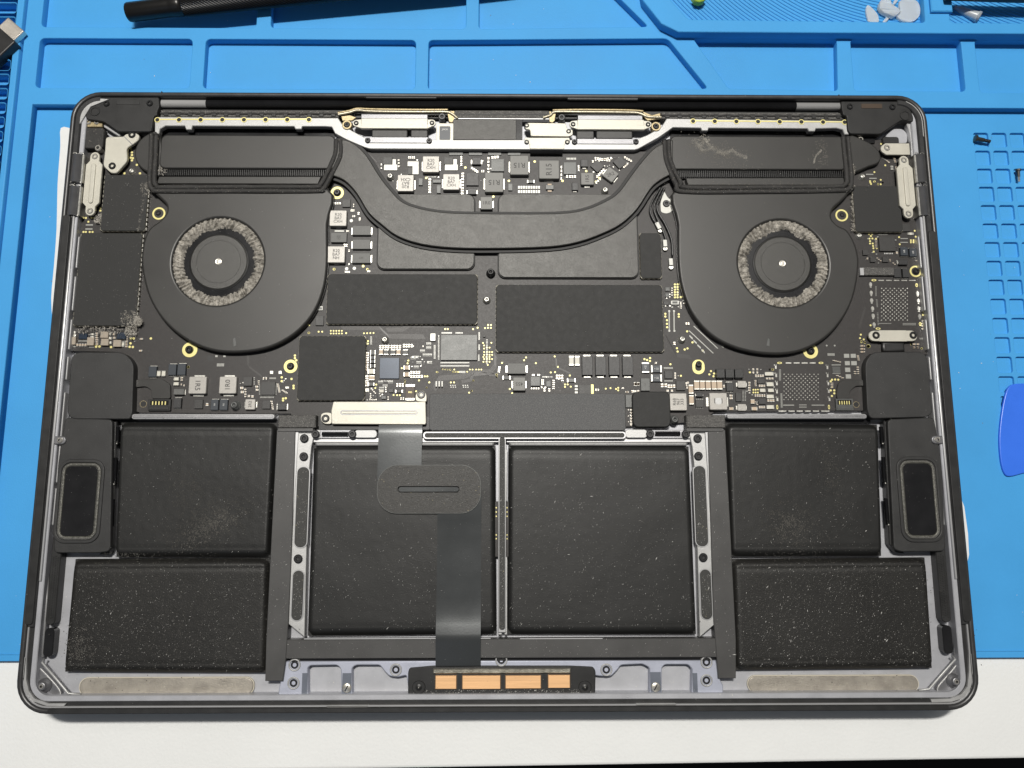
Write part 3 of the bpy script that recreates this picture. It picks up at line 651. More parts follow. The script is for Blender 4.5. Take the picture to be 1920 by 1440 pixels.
for a in ((1645, 225, 1740, 265), (1665, 340, 1742, 385), (1590, 412, 1650, 450), (1680, 412, 1745, 450), (1665, 480, 1745, 520), (1665, 598, 1748, 640)): mlcc(I_, *a, 'h', cap_w)
mlcc(I_, 1487, 533, 1530, 582, 'v', cap_t); mlcc(I_, 1495, 618, 1560, 655, 'h', cap_t); mlcc(I_, 1245, 622, 1292, 652, 'h', cap_t, .6)
mini(I_, 490, 375, 530, 375, 2, 26, 40); mini(I_, 563, 385, 625, 385, 3, 22, 36); mini(I_, 188, 360, 220, 360, 2, 26, 40); mini(I_, 1265, 490, 1265, 520, 2, 34, 20, False); padrow(I_, 1400, 440, 1400, 545, 8, 14, 6); padrow(I_, 1425, 440, 1425, 545, 8, 14, 6)
mini(I_, 1515, 195, 1515, 230, 2, 18, 24, False); mini(I_, 1560, 195, 1560, 230, 2, 18, 24, False); mini(I_, 1545, 268, 1625, 268, 4, 18, 28); mini(I_, 1540, 320, 1540, 380, 5, 22, 8, False); mini(I_, 1585, 380, 1640, 380, 4, 14, 26); mini(I_, 1670, 298, 1730, 298, 3, 22, 20); mini(I_, 1540, 490, 1640, 490, 5, 16, 28); mini(I_, 1685, 545, 1740, 545, 3, 22, 30); mini(I_, 1585, 620, 1640, 620, 4, 14, 26); mini(I_, 1470, 345, 1470, 430, 4, 24, 18, False); mini(I_, 1540, 560, 1560, 590, 3, 18, 8, False)
dots(I_, [(290, 80), (353, 68), (320, 90), (352, 101), (582, 138), (700, 268), (1038, 215), (1072, 242), (1020, 252), (1066, 273), (1476, 228), (1700, 198), (1735, 198)], 12)
dotrow(I_, 1515, 425, 1565, 425, 3, 10); dotrow(I_, 1515, 456, 1565, 456, 3, 10)
mini(I_, 418, 118, 418, 130, 2, 22, 8, False); padrow(I_, 512, 180, 605, 180, 9, 6, 18); padrow(I_, 520, 325, 605, 325, 8, 7, 14); mini(I_, 636, 240, 636, 290, 3, 18, 18); mini(I_, 670, 268, 670, 268, 1, 12, 6); mini(I_, 760, 350, 770, 400, 3, 16, 18); mini(I_, 95, 450, 160, 440, 2, 32, 18); mini(I_, 550, 435, 600, 435, 2, 24, 20); mini(I_, 1185, 385, 1185, 385, 1, 18, 30); mini(I_, 780, 345, 782, 345, 1, 18, 20)
for i in range(6): mini(I_, 110+(i % 2)*26, 650+i*34, 140, 655+i*34, 2, 10, 10)
# silk lines near the fan
for x0, y0, x1, y1 in ((568, 500, 570, 720), (622, 500, 625, 720)): padrow(Hh, x0, y0, x1, y1, 38, 14, 4)
for x0, y0, x1, y1 in ((848, 670, 1112, 918), (795, 722, 1062, 972)): padrow(Hh, x0, y0, x1, y1, 44, 12, 6, whitepad)
dots(Hh, [(568, 500), (622, 500), (570, 722), (627, 722)], 12, whitepad)
for i in range(6): dotrow(Hh, 632, 200+i*29, 662, 200+i*29, 2, 12)
dots(Hh, [(698, 343), (525, 530), (525, 561), (676, 535), (676, 563), (543, 603), (543, 643), (545, 682), (770, 728), (830, 852), (945, 945), (655, 918), (663, 955), (742, 932), (774, 920), (1128, 825)], 12)
for a in ((525, 232, 575, 272), (525, 300, 570, 340), (508, 390, 562, 430)): chip(Hh, *a, chip_g if a[1] < 350 else chip_m, .6)
comp('resistor', Hh, 588, 382, 678, 425, .6, whitepad, .04); comp('chip', Hh, 605, 390, 662, 414, .68, cap_gr, .03, 0)
for i in range(4): padrow(Hh, 800+i*45, 780+i*52, 830+i*45, 808+i*52, 5, 7, 20)
padrow(Hh, 885, 665, 935, 700, 6, 6, 12); padrow(Hh, 1050, 800, 1175, 905, 14, 7, 16); mini(Hh, 775, 640, 775, 640, 1, 40, 26, False); mini(Hh, 628, 862, 628, 862, 1, 24, 32); mini(Hh, 700, 400, 700, 465, 5, 18, 8, False); mini(Hh, 600, 240, 600, 320, 4, 14, 10); mini(Hh, 735, 380, 740, 412, 2, 26, 12, False)
x, y = U(*Hh.p(1388, 972), ZB); small.prism(circ(x, y, 1.1, 16), ZB, ZB+.02, 0, cap_k)
x, y = U(*O_.p(1645, 430), ZB); small.prism(circ(x, y, 1.1, 16), ZB, ZB+.02, 0, cap_k)
# bare ball-grid footprints, lower right and right edge
bg = MB(chrome)
def balls(f, x0, y0, x1, y1, nr, nc, r=8):
    for j in range(nr):
        for i in range(nc - (j % 2)):
            xx = x0 + (x1-x0)*(i + .5*(j % 2))/(nc-1); yy = y0 + (y1-y0)*j/(nr-1)
            x, y = U(*f.p(xx, yy), ZB); R = .20*r/f.k
            bg.lathe(x, y, [(R, ZB-.01), (R*.8, ZB+.12), (R*.3, ZB+.2)], 7, 0)
balls(J, 180, 372, 565, 655, 13, 9, 10); balls(L_, 905, 327, 1290, 802, 17, 7, 14)
part('solder_ball_grid', bg, board, stuff=True)
for f, lst in ((J, ((84, 285), (90, 378), (95, 470), (98, 562), (103, 648), (665, 288), (668, 378), (676, 470), (680, 556), (688, 646))),):
    for xx, yy in lst: sbox(f.r(xx-15, yy-28, xx+8, yy-12), .1, chrome); sbox(f.r(xx-6, yy-28, xx+12, yy+24), .1, chrome)
for xx, yy in ((735, 268), (745, 395), (752, 510), (765, 630), (775, 740), (788, 870), (1440, 400), (1452, 515), (1460, 630), (1472, 745)):
    x, y = U(*L_.p(xx, yy), ZB); small.prism(circ(x, y, .7, 10, 1.0), ZB, ZB+.25, .1, chrome); sbox(L_.r(xx-8, yy, xx+16, yy+45), .2, chrome)
for x0, x1 in ((200, 262), (290, 355), (380, 445), (470, 535)): sbox(J.r(x0, 236, x1, 250), .15, chrome)
for x0, x1 in ((118, 205), (232, 300), (322, 392), (415, 482), (505, 575), (598, 690)): sbox(J.r(x0, 778, x1, 792), .15, chrome)
for x0, x1 in ((858, 940), (972, 1055), (1088, 1168), (1203, 1285), (1318, 1410)): sbox(L_.r(x0, 198, x1, 214), .15, chrome)
for f, xx, yy, rx, ry in ((J, 130, 243, 28, 12), (J, 595, 243, 28, 12), (J, 103, 740, 11, 26), (J, 685, 740, 11, 26), (L_, 788, 203, 38, 17), (L_, 1428, 278, 20, 30), (L_, 1482, 862, 20, 30), (L_, 850, 930, 38, 17)):
    x, y = U(*f.p(xx, yy), ZB); k = .2/f.k; small.plate(circ(x, y, rx*k*1.05, 14, ry*k*1.05), [circ(x, y, rx*k*.55, 14, ry*k*.5)], ZB, ZB+.08, 0, gold)
for f, x0, y0, x1, y1, n_ in ((J, 135, 320, 135, 435, 10), (J, 150, 590, 155, 740, 14), (L_, 820, 295, 820, 435, 9), (L_, 830, 495, 840, 600, 7), (L_, 845, 695, 855, 870, 9)): padrow(f, x0, y0, x1, y1, n_, 22, 6)
for f, x0, y, x1, n_ in ((J, 175, 718, 290, 16), (J, 355, 715, 430, 8), (J, 355, 740, 430, 8), (J, 495, 718, 630, 16), (L_, 855, 852, 1045, 18), (L_, 1225, 852, 1415, 20), (L_, 1225, 872, 1415, 20), (J, 720, 265, 815, 12)): padrow(f, x0, y, x1, y, n_, 6, 12)
for a in ((855, 140, 915, 186), (930, 140, 990, 186), (865, 222, 922, 270), (936, 222, 1000, 270), (868, 295, 926, 346), (875, 370, 935, 420)): sbox(J.r(*a), .25, whitepad, b=.06)
comp('chip', J, 725, 285, 815, 355, .3, chip_g, .02); padrow(J, 730, 362, 812, 362, 10, 5, 10); mini(J, 740, 215, 810, 232, 4, 24, 10, False); padrow(J, 675, 148, 745, 148, 7, 8, 28)
mini(J, 1010, 160, 1020, 210, 5, 26, 7, False); mini(J, 1010, 290, 1010, 315, 2, 26, 12, False); mini(J, 980, 340, 980, 362, 2, 30, 10, False); mini(J, 1015, 340, 1015, 362, 2, 20, 10, False); mini(J, 780, 385, 840, 410, 3, 30, 10, False); mini(J, 720, 470, 720, 520, 4, 30, 8, False); mini(J, 1060, 50, 1060, 118, 3, 36, 16, False)
dots(J, [(20, 318), (50, 318), (720, 432), (755, 430), (790, 432), (705, 450), (720, 512), (705, 552), (745, 552), (745, 585), (718, 615), (1050, 8), (1090, 16), (1610, 32), (1728, 80)], 12); dots(J, [(1130, 55)], 22)
mini(J, 1650, 32, 1690, 32, 2, 26, 16, False); mini(J, 1645, 68, 1685, 68, 2, 26, 18, False); dots(J, [(660, 48), (750, 48)], 10, whitepad)
# right upper area
dots(K, [(715, 792), (760, 792), (742, 822), (722, 860), (765, 858), (730, 897), (730, 933), (770, 933), (775, 970), (780, 1005), (830, 1003), (820, 862), (785, 1055), (1165, 838), (1175, 945), (1400, 742), (1415, 832), (735, 20), (790, 5), (850, 45), (890, 45), (920, 20)], 15)
for j in (0, 1, 2): dotrow(K, 1342, 882+j*18, 1422, 882+j*18, 3, 13)
for yy in (858, 915): padrow(K, 1242, yy, 1242, yy, 1, 110, 12)
chip(K, 870, 825, 1108, 1045, None, .9); tant(K, 1188, 985, 1300, 1112, 'v', cap_bl, ln=.35, fr=.9, txt='KF\n22', tm=ink_w, tsz=.7); tant(K, 1325, 1000, 1430, 1128, 'v', cap_bl, ln=.35, fr=.9, txt='KF\n22', tm=ink_w, tsz=.7)
chip(K, 1195, 640, 1330, 750); chip(K, 735, 1135, 812, 1210); chip(K, 918, 1135, 1005, 1210); tant(K, 1165, 1170, 1298, 1250, 'h', ln=.3); chip(K, 625, 1030, 700, 1105)
mini(K, 1135, 1070, 1135, 1070, 1, 26, 40); mini(K, 840, 1150, 890, 1190, 3, 26, 12, False); mini(K, 1340, 785, 1340, 785, 1, 90, 34, False, cap_w); mini(K, 690, 1150, 690, 1165, 2, 24, 10, False); mini(K, 1080, 1225, 1105, 1245, 2, 24, 14, False); mini(K, 1430, 1190, 1455, 1235, 2, 26, 12, False); padrow(K, 950, 1082, 1065, 1082, 6, 12, 18, ink_w, .03); padrow(K, 860, 800, 985, 800, 12, 6, 10); mini(K, 820, 880, 820, 985, 6, 34, 8, False); mini(K, 1030, 1170, 1035, 1195, 3, 24, 8, False); mini(K, 1165, 370, 1165, 440, 4, 20, 18, False)
tant(L_, 1092, 22, 1198, 160, 'v', cap_k, ln=.35, fr=.9); tant(L_, 1222, 22, 1320, 160, 'v', cap_k, ln=.35, fr=.9)
dots(L_, [(1500, 440), (1515, 568), (1522, 675), (1522, 725), (738, 880), (592, 1020), (580, 1072), (635, 1092), (600, 1123), (655, 1138), (1348, 1162), (1500, 1228)], 15); dots(L_, [(705, 1195)], 26)
for yy in (812, 852, 890, 932): mini(L_, 1520, yy, 1560, yy, 2, 26, 22, False)
mini(L_, 600, 1190, 640, 1190, 2, 30, 18, False); mini(L_, 600, 1235, 640, 1235, 2, 30, 18, False); mini(L_, 600, 1275, 640, 1275, 2, 30, 18, False); mini(L_, 1385, 1162, 1440, 1162, 2, 30, 18, False); mini(L_, 1390, 1215, 1445, 1215, 2, 30, 20, False); padrow(L_, 1480, 1080, 1520, 1080, 4, 6, 24)
dots(R_, [(958, 1120), (795, 1222), (730, 1358), (800, 1362), (890, 1338), (745, 1400), (850, 1400), (920, 1380), (895, 800)], 15); mini(R_, 1090, 1000, 1110, 1068, 4, 40, 12, False); mini(R_, 985, 1050, 1015, 1075, 3, 26, 14, False); padrow(R_, 725, 1255, 830, 1255, 1, 110, 14); padrow(R_, 775, 1315, 775, 1315, 1, 110, 14); mini(R_, 1060, 1155, 1060, 1155, 1, 40, 60, True, ind_g); mini(R_, 1120, 1140, 1120, 1180, 3, 20, 10, False); padrow(R_, 920, 1010, 975, 1045, 8, 10, 10)
# left edge
for a in ((50, 190, 130, 275), (258, 195, 335, 285), (410, 130, 496, 200), (415, 210, 500, 285), (553, 225, 640, 300)): mlcc(O_, *a, None, cap_br, 1.3)
chip(O_, 165, 150, 260, 212, chip_b); chip(O_, 595, 140, 695, 212, chip_b)
mini(O_, 105, 140, 108, 175, 2, 46, 26, False, cap_w); mini(O_, 150, 280, 240, 280, 4, 22, 34); mini(O_, 318, 160, 318, 190, 2, 44, 20, False, cap_w); mini(O_, 368, 150, 370, 270, 6, 34, 16, False); mini(O_, 518, 155, 518, 255, 3, 30, 32, True, cap_w); mini(O_, 560, 160, 565, 200, 2, 28, 22, False); mini(O_, 660, 270, 660, 270, 1, 34, 60, True, cap_w); mini(O_, 700, 240, 700, 300, 4, 34, 12, False); mini(O_, 712, 190, 712, 225, 3, 20, 8, False); mini(O_, 870, 212, 862, 345, 2, 36, 18, False); padrow(O_, 165, 235, 255, 235, 8, 7, 20); padrow(O_, 100, 297, 310, 302, 2, 60, 14)
dots(O_, [(755, 208), (785, 208), (740, 302), (775, 304), (362, 300), (400, 298), (375, 275), (530, 305), (978, 208), (1400, 530), (750, 262)], 14)
tant(O_, 950, 520, 1040, 640, 'v', cap_bl, ln=.4, fr=.9); tant(O_, 1172, 495, 1262, 620, 'v', cap_bl, ln=.4, fr=.9); tant(O_, 1275, 490, 1368, 618, 'v', cap_bl, ln=.4, fr=.9); mlcc(O_, 1045, 572, 1085, 632, 'v', cap_w); mlcc(O_, 1098, 572, 1140, 632, 'v', cap_w)
tant(O_, 1232, 775, 1350, 840, 'h', cap_gr, ln=.35, fr=.9); tant(O_, 1230, 875, 1318, 990, 'v', cap_k, ln=.35, fr=.9); mlcc(O_, 1235, 645, 1290, 680, 'h', cap_w); mlcc(O_, 1232, 700, 1290, 735, 'h', cap_w); mini(O_, 1325, 650, 1325, 675, 2, 26, 16, False); mini(O_, 1320, 725, 1350, 735, 2, 14, 20)
padrow(O_, 1725, 505, 1795, 505, 6, 9, 34); padrow(O_, 1715, 407, 1805, 407, 2, 26, 20)
ind(Q_, 82, 515, 282, 710, '1R5', -90, ind_t, h=2.0, leads=('v', .8, .6)); ind(Q_, 425, 515, 620, 708, '1R0', 90, ind_t, h=2.0, leads=('v', .8, .6))
chip(Q_, 700, 520, 795, 620, None, .9); chip(Q_, 895, 578, 1055, 722, None, .9); chip(Q_, 145, 775, 240, 875); tant(Q_, 330, 772, 415, 892, 'v', cap_bl, ln=.3, fr=.95, txt='22\n22', tm=ink_w, tsz=.6); tant(Q_, 430, 772, 520, 892, 'v', cap_bl, ln=.3, fr=.95, txt='22\n22', tm=ink_w, tsz=.6)
ind(Q_, 715, 768, 832, 888, '2R2', 90, ind_t, h=1.5); chip(Q_, 910, 785, 1000, 878); tant(Q_, 1080, 812, 1180, 890, 'h', cap_k, ln=.5, fr=.9)
mini(Q_, 870, 565, 870, 600, 3, 18, 8, False); mini(Q_, 848, 630, 852, 665, 2, 30, 20, False); padrow(Q_, 880, 605, 880, 715, 9, 12, 5); padrow(Q_, 905, 732, 1045, 732, 12, 5, 10); padrow(Q_, 890, 750, 1035, 750, 11, 7, 14); padrow(Q_, 1066, 600, 1066, 715, 9, 12, 5); mini(Q_, 925, 535, 955, 535, 2, 14, 26); padrow(Q_, 995, 535, 1060, 535, 7, 6, 18); mini(Q_, 1085, 600, 1105, 690, 8, 22, 8, False); mini(Q_, 680, 645, 685, 690, 2, 34, 26, False); mini(Q_, 720, 660, 720, 740, 4, 20, 14, False); mini(Q_, 760, 735, 800, 740, 2, 26, 24); padrow(Q_, 820, 530, 820, 600, 4, 14, 10); mini(Q_, 1015, 795, 1030, 880, 5, 20, 12, False); mini(Q_, 290, 830, 290, 830, 1, 28, 34); mini(Q_, 1140, 670, 1185, 700, 4, 22, 9, False); mini(Q_, 1015, 470, 1112, 470, 2, 34, 34, True, chrome); mini(Q_, 1190, 640, 1190, 640, 1, 38, 20, False, chrome)
dots(Q_, [(1130, 525), (1130, 568), (1240, 543), (1263, 620), (1263, 648), (1278, 280), (1278, 310), (1294, 334), (1435, 25), (1145, 765), (1145, 785), (1175, 760), (80, 410)], 13)
dots(M_, [(755, 720), (765, 755), (765, 785), (750, 815), (775, 820), (765, 845), (820, 895), (855, 990), (680, 990)], 14)
dots(N_, [(248, 172), (310, 172), (338, 172), (275, 215), (220, 330), (247, 330), (290, 330), (322, 330), (410, 60), (410, 90)], 12); padrow(N_, 285, 250, 285, 250, 1, 80, 14); padrow(N_, 280, 296, 280, 296, 1, 80, 14)
# traces: fine raised copper lines under the mask
rt = random.Random(3)
def trace(f, pts, n=5, d=9):
    for k in range(n):
        P = [U(*f.p(x + k*d*.6, y + k*d), ZB) for x, y in pts]
        for a, b_ in zip(P, P[1:]):
            dx, dy = b_[0]-a[0], b_[1]-a[1]; l = math.hypot(dx, dy) or 1; nx, ny = -dy/l*.05, dx/l*.05
            small.add([(a[0]+nx, a[1]+ny, ZB+.012), (a[0]-nx, a[1]-ny, ZB+.012), (b_[0]-nx, b_[1]-ny, ZB+.012), (b_[0]+nx, b_[1]+ny, ZB+.012)], [(0, 1, 2, 3)], pcb_edge)
trace(D, [(470, 660), (900, 665), (1000, 760), (1400, 765)], 6); trace(D, [(980, 690), (1150, 690), (1230, 640), (1500, 645)], 5); trace(E_, [(1040, 860), (1120, 720), (1400, 700), (1560, 640), (1800, 640)], 7); trace(G, [(0, 480), (200, 470), (280, 380), (280, 250)], 5); trace(Hh, [(520, 760), (640, 980), (800, 1000)], 5); trace(Q_, [(740, 240), (740, 380), (900, 500)], 5); trace(E_, [(1400, 780), (1520, 760), (1540, 700), (1900, 680)], 4); trace(G, [(970, 300), (975, 400), (1130, 470), (1130, 520)], 3)
trace(A, [(420, 640), (520, 740), (600, 960)], 3); trace(L_, [(560, 300), (650, 600), (560, 900)], 4)
# reference designator silk
for f, t_, x, y, sz in ((E_, 'E2 T8 4967817', 450, 785, 1.0),):
    xx, yy = U(*f.p(x, y), ZB); small.text(t_, xx, yy, ZB+.02, sz*.75, 0, whitepad)
for k in range(260):                        # loose scatter of the finest parts
    f, x0, y0, x1, y1 = rt.choice(((A, 560, 690, 1900, 1080), (D, 1180, 990, 1500, 1130), (E_, 180, 860, 480, 1030), (G, 690, 500, 1060, 690), (B, 1080, 690, 1400, 860), (Q_, 660, 520, 1230, 740), (I_, 1400, 180, 1760, 650), (K, 680, 780, 1180, 1240), (O_, 60, 130, 800, 310), (Hh, 500, 230, 730, 470)))
    xx, yy = rt.uniform(x0, x1), rt.uniform(y0, y1); s_ = rt.uniform(9, 18)*f.k/6
    sbox(f.r(xx-s_/2, yy-s_/3, xx+s_/2, yy+s_/3), rt.choice((.1, .2, .3)), rt.choice((whitepad, chrome, chip_g if False else cap_k, pcb_edge, pcb_edge)))
part('small_components', small, board, stuff=True)
# gold rings with screws
for px, py, ro, ri, k, s_ in ((632.5, 361.7, 2.7, 1.6, 'blk', 1.3), (298, 400.5, 2.65, 1.9, 'blk', 1.1), (545, 687, 2.7, 1.5, 'blk', 1.3), (356, 656, 3.0, 1.5, 'blk', 1.5), (1578, 404, 2.6, 1.9, 'blk', 1.0), (1716.5, 509, 2.4, 1.7, 'blk', 1.2), (1519.5, 658.5, 3.0, 1.6, 'blk', 1.4)):
    ring(px, py, ro, ri, ZB, gold, board); screw(k, px, py, ZB - (.6 if s_ < 1.2 else .1), board, s_)
q = MB(gold); x, y = U(1309.5, 688, ZB); q.plate(rect(-2.4, -2.9, 2.4, 2.9, 2.3, 8), [rect(-1.3, -1.6, 1.3, 1.7, 1.2, 6)], -.1, .12); inst('slotted_gold_ring', mesh('sgr', q), board, x, y, ZB); inst('socket', mesh('sk', MB(socket_m).box(-1.3, -1.6, 1.3, 1.7, .01, .05, r=1.2)), board, x, y, ZB); screw('blk', 1309.5, 683, ZB-.1, board, 1.2)
q = MB(whitepad); q.plate(fillet(UP([(1245, 358), (1252, 371), (1261, 377), (1262, 385), (1259, 398), (1248, 401), (1239, 398), (1238, 380), (1242, 368)], ZB), 1.2), [circ(*U(1249, 382, ZB), 1.3)], ZB-.1, ZB+.15, .05); part('ground_tab', q, board); screw('blkL', 1249, 382.5, ZB-.2, board, .95)
# posts
def post(px, py, r, h, mt, mt2=None):
    x, y = U(px, py, ZB+h); q = MB(mt, mt2 or chrome); q.lathe(0, 0, [(r*1.5, 0), (r*1.5, .25), (r, .3), (r, h-.2), (r-.2, h), (r*.4, h), (r*.4, h-.6), (.02, h-.6)], 20, 0); inst('standoff', mesh('standoff', q), board, x, y, ZB)
for px, py in ((731, 329), (721, 636), (1280, 635), (912.5, 561), (1135, 355)): post(px, py, 1.05, 2.2, chrome)
post(920, 509, 1.25, 3.2, blk); post(1266, 786, 1.3, 3.0, chip_g); post(438, 759, 1.3, 3.0, chip_g)
for px, py in ((246, 320), (262, 429), (1612, 441), (1618, 330)): post(px, py, .95, 1.0, chrome)

# ------------------------------------------------------------------ shield cans with tape
def can(px0, py0, px1, py1, h=1.5, poly=None, teeth='blrt', fuzz=False):
    z = ZB+h; a = RW(px0, py0, px1, py1, z)
    q = MB(steel_g); q.box(a[0], a[1], a[2], a[3], ZB, z-.15, .1, r=.9); c = part('shield_can', q, board)
    t = MB(tape_m); t.box(a[0]+.1, a[1]+.1, a[2]-.1, a[3]-.06, z-.2, z+.08, .12, r=1.1, segs=2); part('shield_tape', t, board)
    s_ = MB(steel_g, socket_m, chrome); n = int((a[2]-a[0])/1.9)
    for i in range(n):
        x = a[0] + (i+.5)*(a[2]-a[0])/n; w_ = (a[2]-a[0])/n*.30
        if 'b' in teeth: s_.box(x-w_, a[1]-.14, x+w_, a[1]-.02, ZB, z-.5, .05, 0)
        if 't' in teeth: s_.box(x-w_, a[3]-.02, x+w_, a[3]+.1, ZB, z-.4, .05, 0)
    n = int((a[3]-a[1])/1.9)
    for i in range(n):
        y = a[1] + (i+.5)*(a[3]-a[1])/n; w_ = (a[3]-a[1])/n*.32
        if 'l' in teeth: s_.box(a[0]-(.3 if fuzz else .12), y-w_, a[0]+.0, y+w_, ZB, z-.4, .05, 0)
        if 'r' in teeth: s_.box(a[2], y-w_, a[2]+(.32 if fuzz else .12), y+w_, ZB, z-.4, .05, 2 if fuzz else 0)
    part('shield_clips', s_, board, stuff=True)
for a in ((613, 514, 895, 608), (930, 534, 1243, 660), (559, 630, 685, 751)): can(*a)
can(192, 328, 276, 433, 1.7, fuzz=True); can(144, 437, 261, 611, 1.7, fuzz=True); can(1601, 349, 1690, 435, 1.7, teeth='lb'); can(1200, 437, 1240, 522, 1.5)

# ------------------------------------------------------------------ foam covers near the bottom of the board
q = MB(foam_m); q.box(*RW(805, 738, 1173, 807, ZB+1.9), ZB, ZB+1.9, .25, r=1.2, segs=2); part('foam_cover', q, board)
q = MB(tape_m); q.box(*RW(1186, 734, 1257, 801, ZB+2.6), ZB, ZB+2.6, .35, r=2.2, segs=2); part('coin_cell_cover', q, board)
q = MB(chip_g); q.box(*RW(1173, 740, 1186, 764, ZB+.8), ZB, ZB+.8, .1); part('chip', q, board)

# ------------------------------------------------------------------ cold plates, heat pipe
ZP = 12.5
for a in ((709, 364, 889, 504), (935, 364, 1195, 520)):
    b_ = RW(*a, ZP); q = MB(socket_m); q.box(b_[0]-.4, b_[1]-.3, b_[2]+.4, b_[3]+.2, ZB+.3, ZP-.6, .1, r=3.2, n=8); part('cold_plate_dark_outline', q, lap)  # dark border added under each plate as its shadow line
    q = MB(plate_m); q.box(*b_, ZP-1.0, ZP, .15, r=3.0, n=8, segs=2); part('cold_plate', q, lap)
part('cold_plate_spring', MB(plate_m).box(*RW(885, 412, 940, 474, ZP-.4), ZP-1.2, ZP-.4, .1), lap)
up = smooth([(628, 262), (648, 262), (668, 272), (688, 292), (712, 330), (734, 358), (756, 379), (790, 391), (835, 398), (900, 400), (1040, 400), (1095, 393), (1135, 377), (1160, 360), (1186, 325), (1208, 297), (1230, 275), (1262, 262)], 3)
lo = smooth([(1262, 325), (1238, 338), (1220, 354), (1195, 392), (1165, 420), (1130, 438), (1085, 454), (1030, 463), (930, 466), (850, 465), (790, 458), (745, 443), (715, 421), (690, 398), (668, 362), (645, 338), (620, 328)], 3)
q = MB(socket_m); q.prism(offset(ccw(UP(up + lo, 14.5)), -1.3), ZP+.02, ZP+.6, .1); part('pipe_dark_outline', q, lap)  # black strip added round the pipe to draw its contact shadow
q = MB(plate_m); q.prism(UP(up + lo, 14.6), ZP+.02, 14.6, .4, segs=3); part('heat_pipe', q, lap)
# ------------------------------------------------------------------ fans
def fan(out, hole_c, hole_r, fins, foam, side, bump, frame_in):
    Z = 14.2
    fE = empty('fan', *U(*hole_c, 11), 11, parent=lap)
    fE.location = (0, 0, 0)
    P = UP(smooth(out, 4, True), Z); hx, hy = U(*hole_c, Z)
    h = MB(fan_m); h.plate(P, [circ(hx, hy, hole_r, 64)], 11.3, Z, .95, segs=4); h.mats.append(black_g)
    part('fan_housing', h, fE)
    h = MB(black_g); h.prism(offset(ccw(P), -.15), 11.2, 12.6); part('fan_base', h, fE)
    hb = MB(plate_m, screw_l)
    hb.lathe_flat(hx, hy, [(11.35, 12.9), (11.1, 13.2), (10.9, 13.3), (8.9, 13.3), (8.85, 13.22), (8.65, 13.22), (8.6, 13.3), (.02, 13.3)], 72, 0)
    part('fan_hub', hb, fE)
    hs_ = MB(black_r); hs_.lathe(hx, hy, [(12.9, 10.4), (12.7, 11.2), (12.2, 12.2), (11.7, 12.75), (11.3, 12.92)], 64, 0); part('hub_skirt', hs_, fE)
    inst('hub_rivet', mesh('rivet', MB(screw_l).lathe(0, 0, [(1.45, 0), (1.4, .2), (1.1, .32), (.9, .2), (.6, .3), (.02, .22)], 20, 0)), fE, hx-.1, hy, 13.3)
    bl = MB(blk)
    for i in range(60):
        a = 2*PI*i/60; c, s_ = math.cos(a), math.sin(a); c2, s2 = math.cos(a+.12), math.sin(a+.12)
        p0 = (hx+14.6*c, hy+14.6*s_); p1 = (hx+(hole_r+.6)*c2, hy+(hole_r+.6)*s2); nx, ny = -s_*.13, c*.13
        bl.prism([(p0[0]-nx, p0[1]-ny), (p1[0]-nx, p1[1]-ny), (p1[0]+nx, p1[1]+ny), (p0[0]+nx, p0[1]+ny)], 11.6, 11.9)
    part('fan_blades', bl, fE, stuff=True)
    # lint caked round the intake
    d = MB(dust_m); NA, NR = 720, 14; vs = []; fs = []
    for i in range(NA):
        a = 2*PI*i/NA
        ri = 13.8 + 1.4*noise.noise((math.cos(a)*3, math.sin(a)*3, side*5)) + .6*noise.noise((math.cos(a)*14, math.sin(a)*14, side))
        for j in range(NR+1):
            t = j/NR; r_ = ri + (hole_r+.2-ri)*t; x, y = hx+r_*math.cos(a), hy+r_*math.sin(a)
            sw = a*58 + r_*.9
            z = 12.35 + 1.15*math.sin(PI*min(1, t*1.5+.12)*.62) + .45*noise.noise((x*.9, y*.9, 3)) + .35*noise.noise((x*2.6, y*2.6, 7)) + .42*math.sin(sw + 2.2*noise.noise((math.cos(a)*6, math.sin(a)*6, side)))*min(1, .35+abs(noise.noise((math.cos(a)*2, math.sin(a)*2, side+4)))*2)
            vs.append((x, y, z))
    for i in range(NA):
        for j in range(NR):
            a_, b_ = i*(NR+1)+j, ((i+1) % NA)*(NR+1)+j; fs.append((a_, b_, b_+1, a_+1))
    d.add(vs, fs, 0, False)
    rr_ = random.Random(side*9+20)
    for i in range(2600):
        a = rr_.uniform(0, 2*PI); r_ = rr_.uniform(13.8, hole_r); x, y = hx+r_*math.cos(a), hy+r_*math.sin(a); z = 12.9+rr_.uniform(0, .7)
        L = rr_.uniform(.5, 1.5); an = a + rr_.uniform(-.9, 1.6); dx, dy = L*math.cos(an), L*math.sin(an); w_ = .035
        d.add([(x, y, z), (x+w_*-math.sin(an), y+w_*math.cos(an), z+.02), (x+dx*.5, y+dy*.5, z+rr_.uniform(.1, .4)), (x+dx, y+dy, z+rr_.uniform(-.1, .3))], [(0, 1, 2), (1, 3, 2)], 0)
    part('lint_ring', d, fE, stuff=True)
    # heat-sink cover with the slit of fins
    a = fins; z = 14.35
    q = MB(fan_m); q.box(*RW(a[0], a[1], a[2], a[3], z), 12.0, z, .5, r=2.5, n=6, segs=3); part('heat_sink_cover', q, lap)
    q = MB(fan_m); q.prism(UP(smooth(bump, 3, True), 13.6), 11.3, 13.6, .6, segs=3); part('heat_pipe_end', q, lap)
    fl = RW(a[0]-2, a[4], a[2]+2, a[5], 13.2); part('fin_bed', MB(black_g).box(fl[0], fl[1], fl[2], fl[3], 11, 12.1), lap)
    fs_ = MB(blk); n = 92
    for i in range(n):
        x = fl[0] + (i+.5)*(fl[2]-fl[0])/n; fs_.box(x-.16, fl[1]+.1, x+.16, fl[3], 12, 13.5)
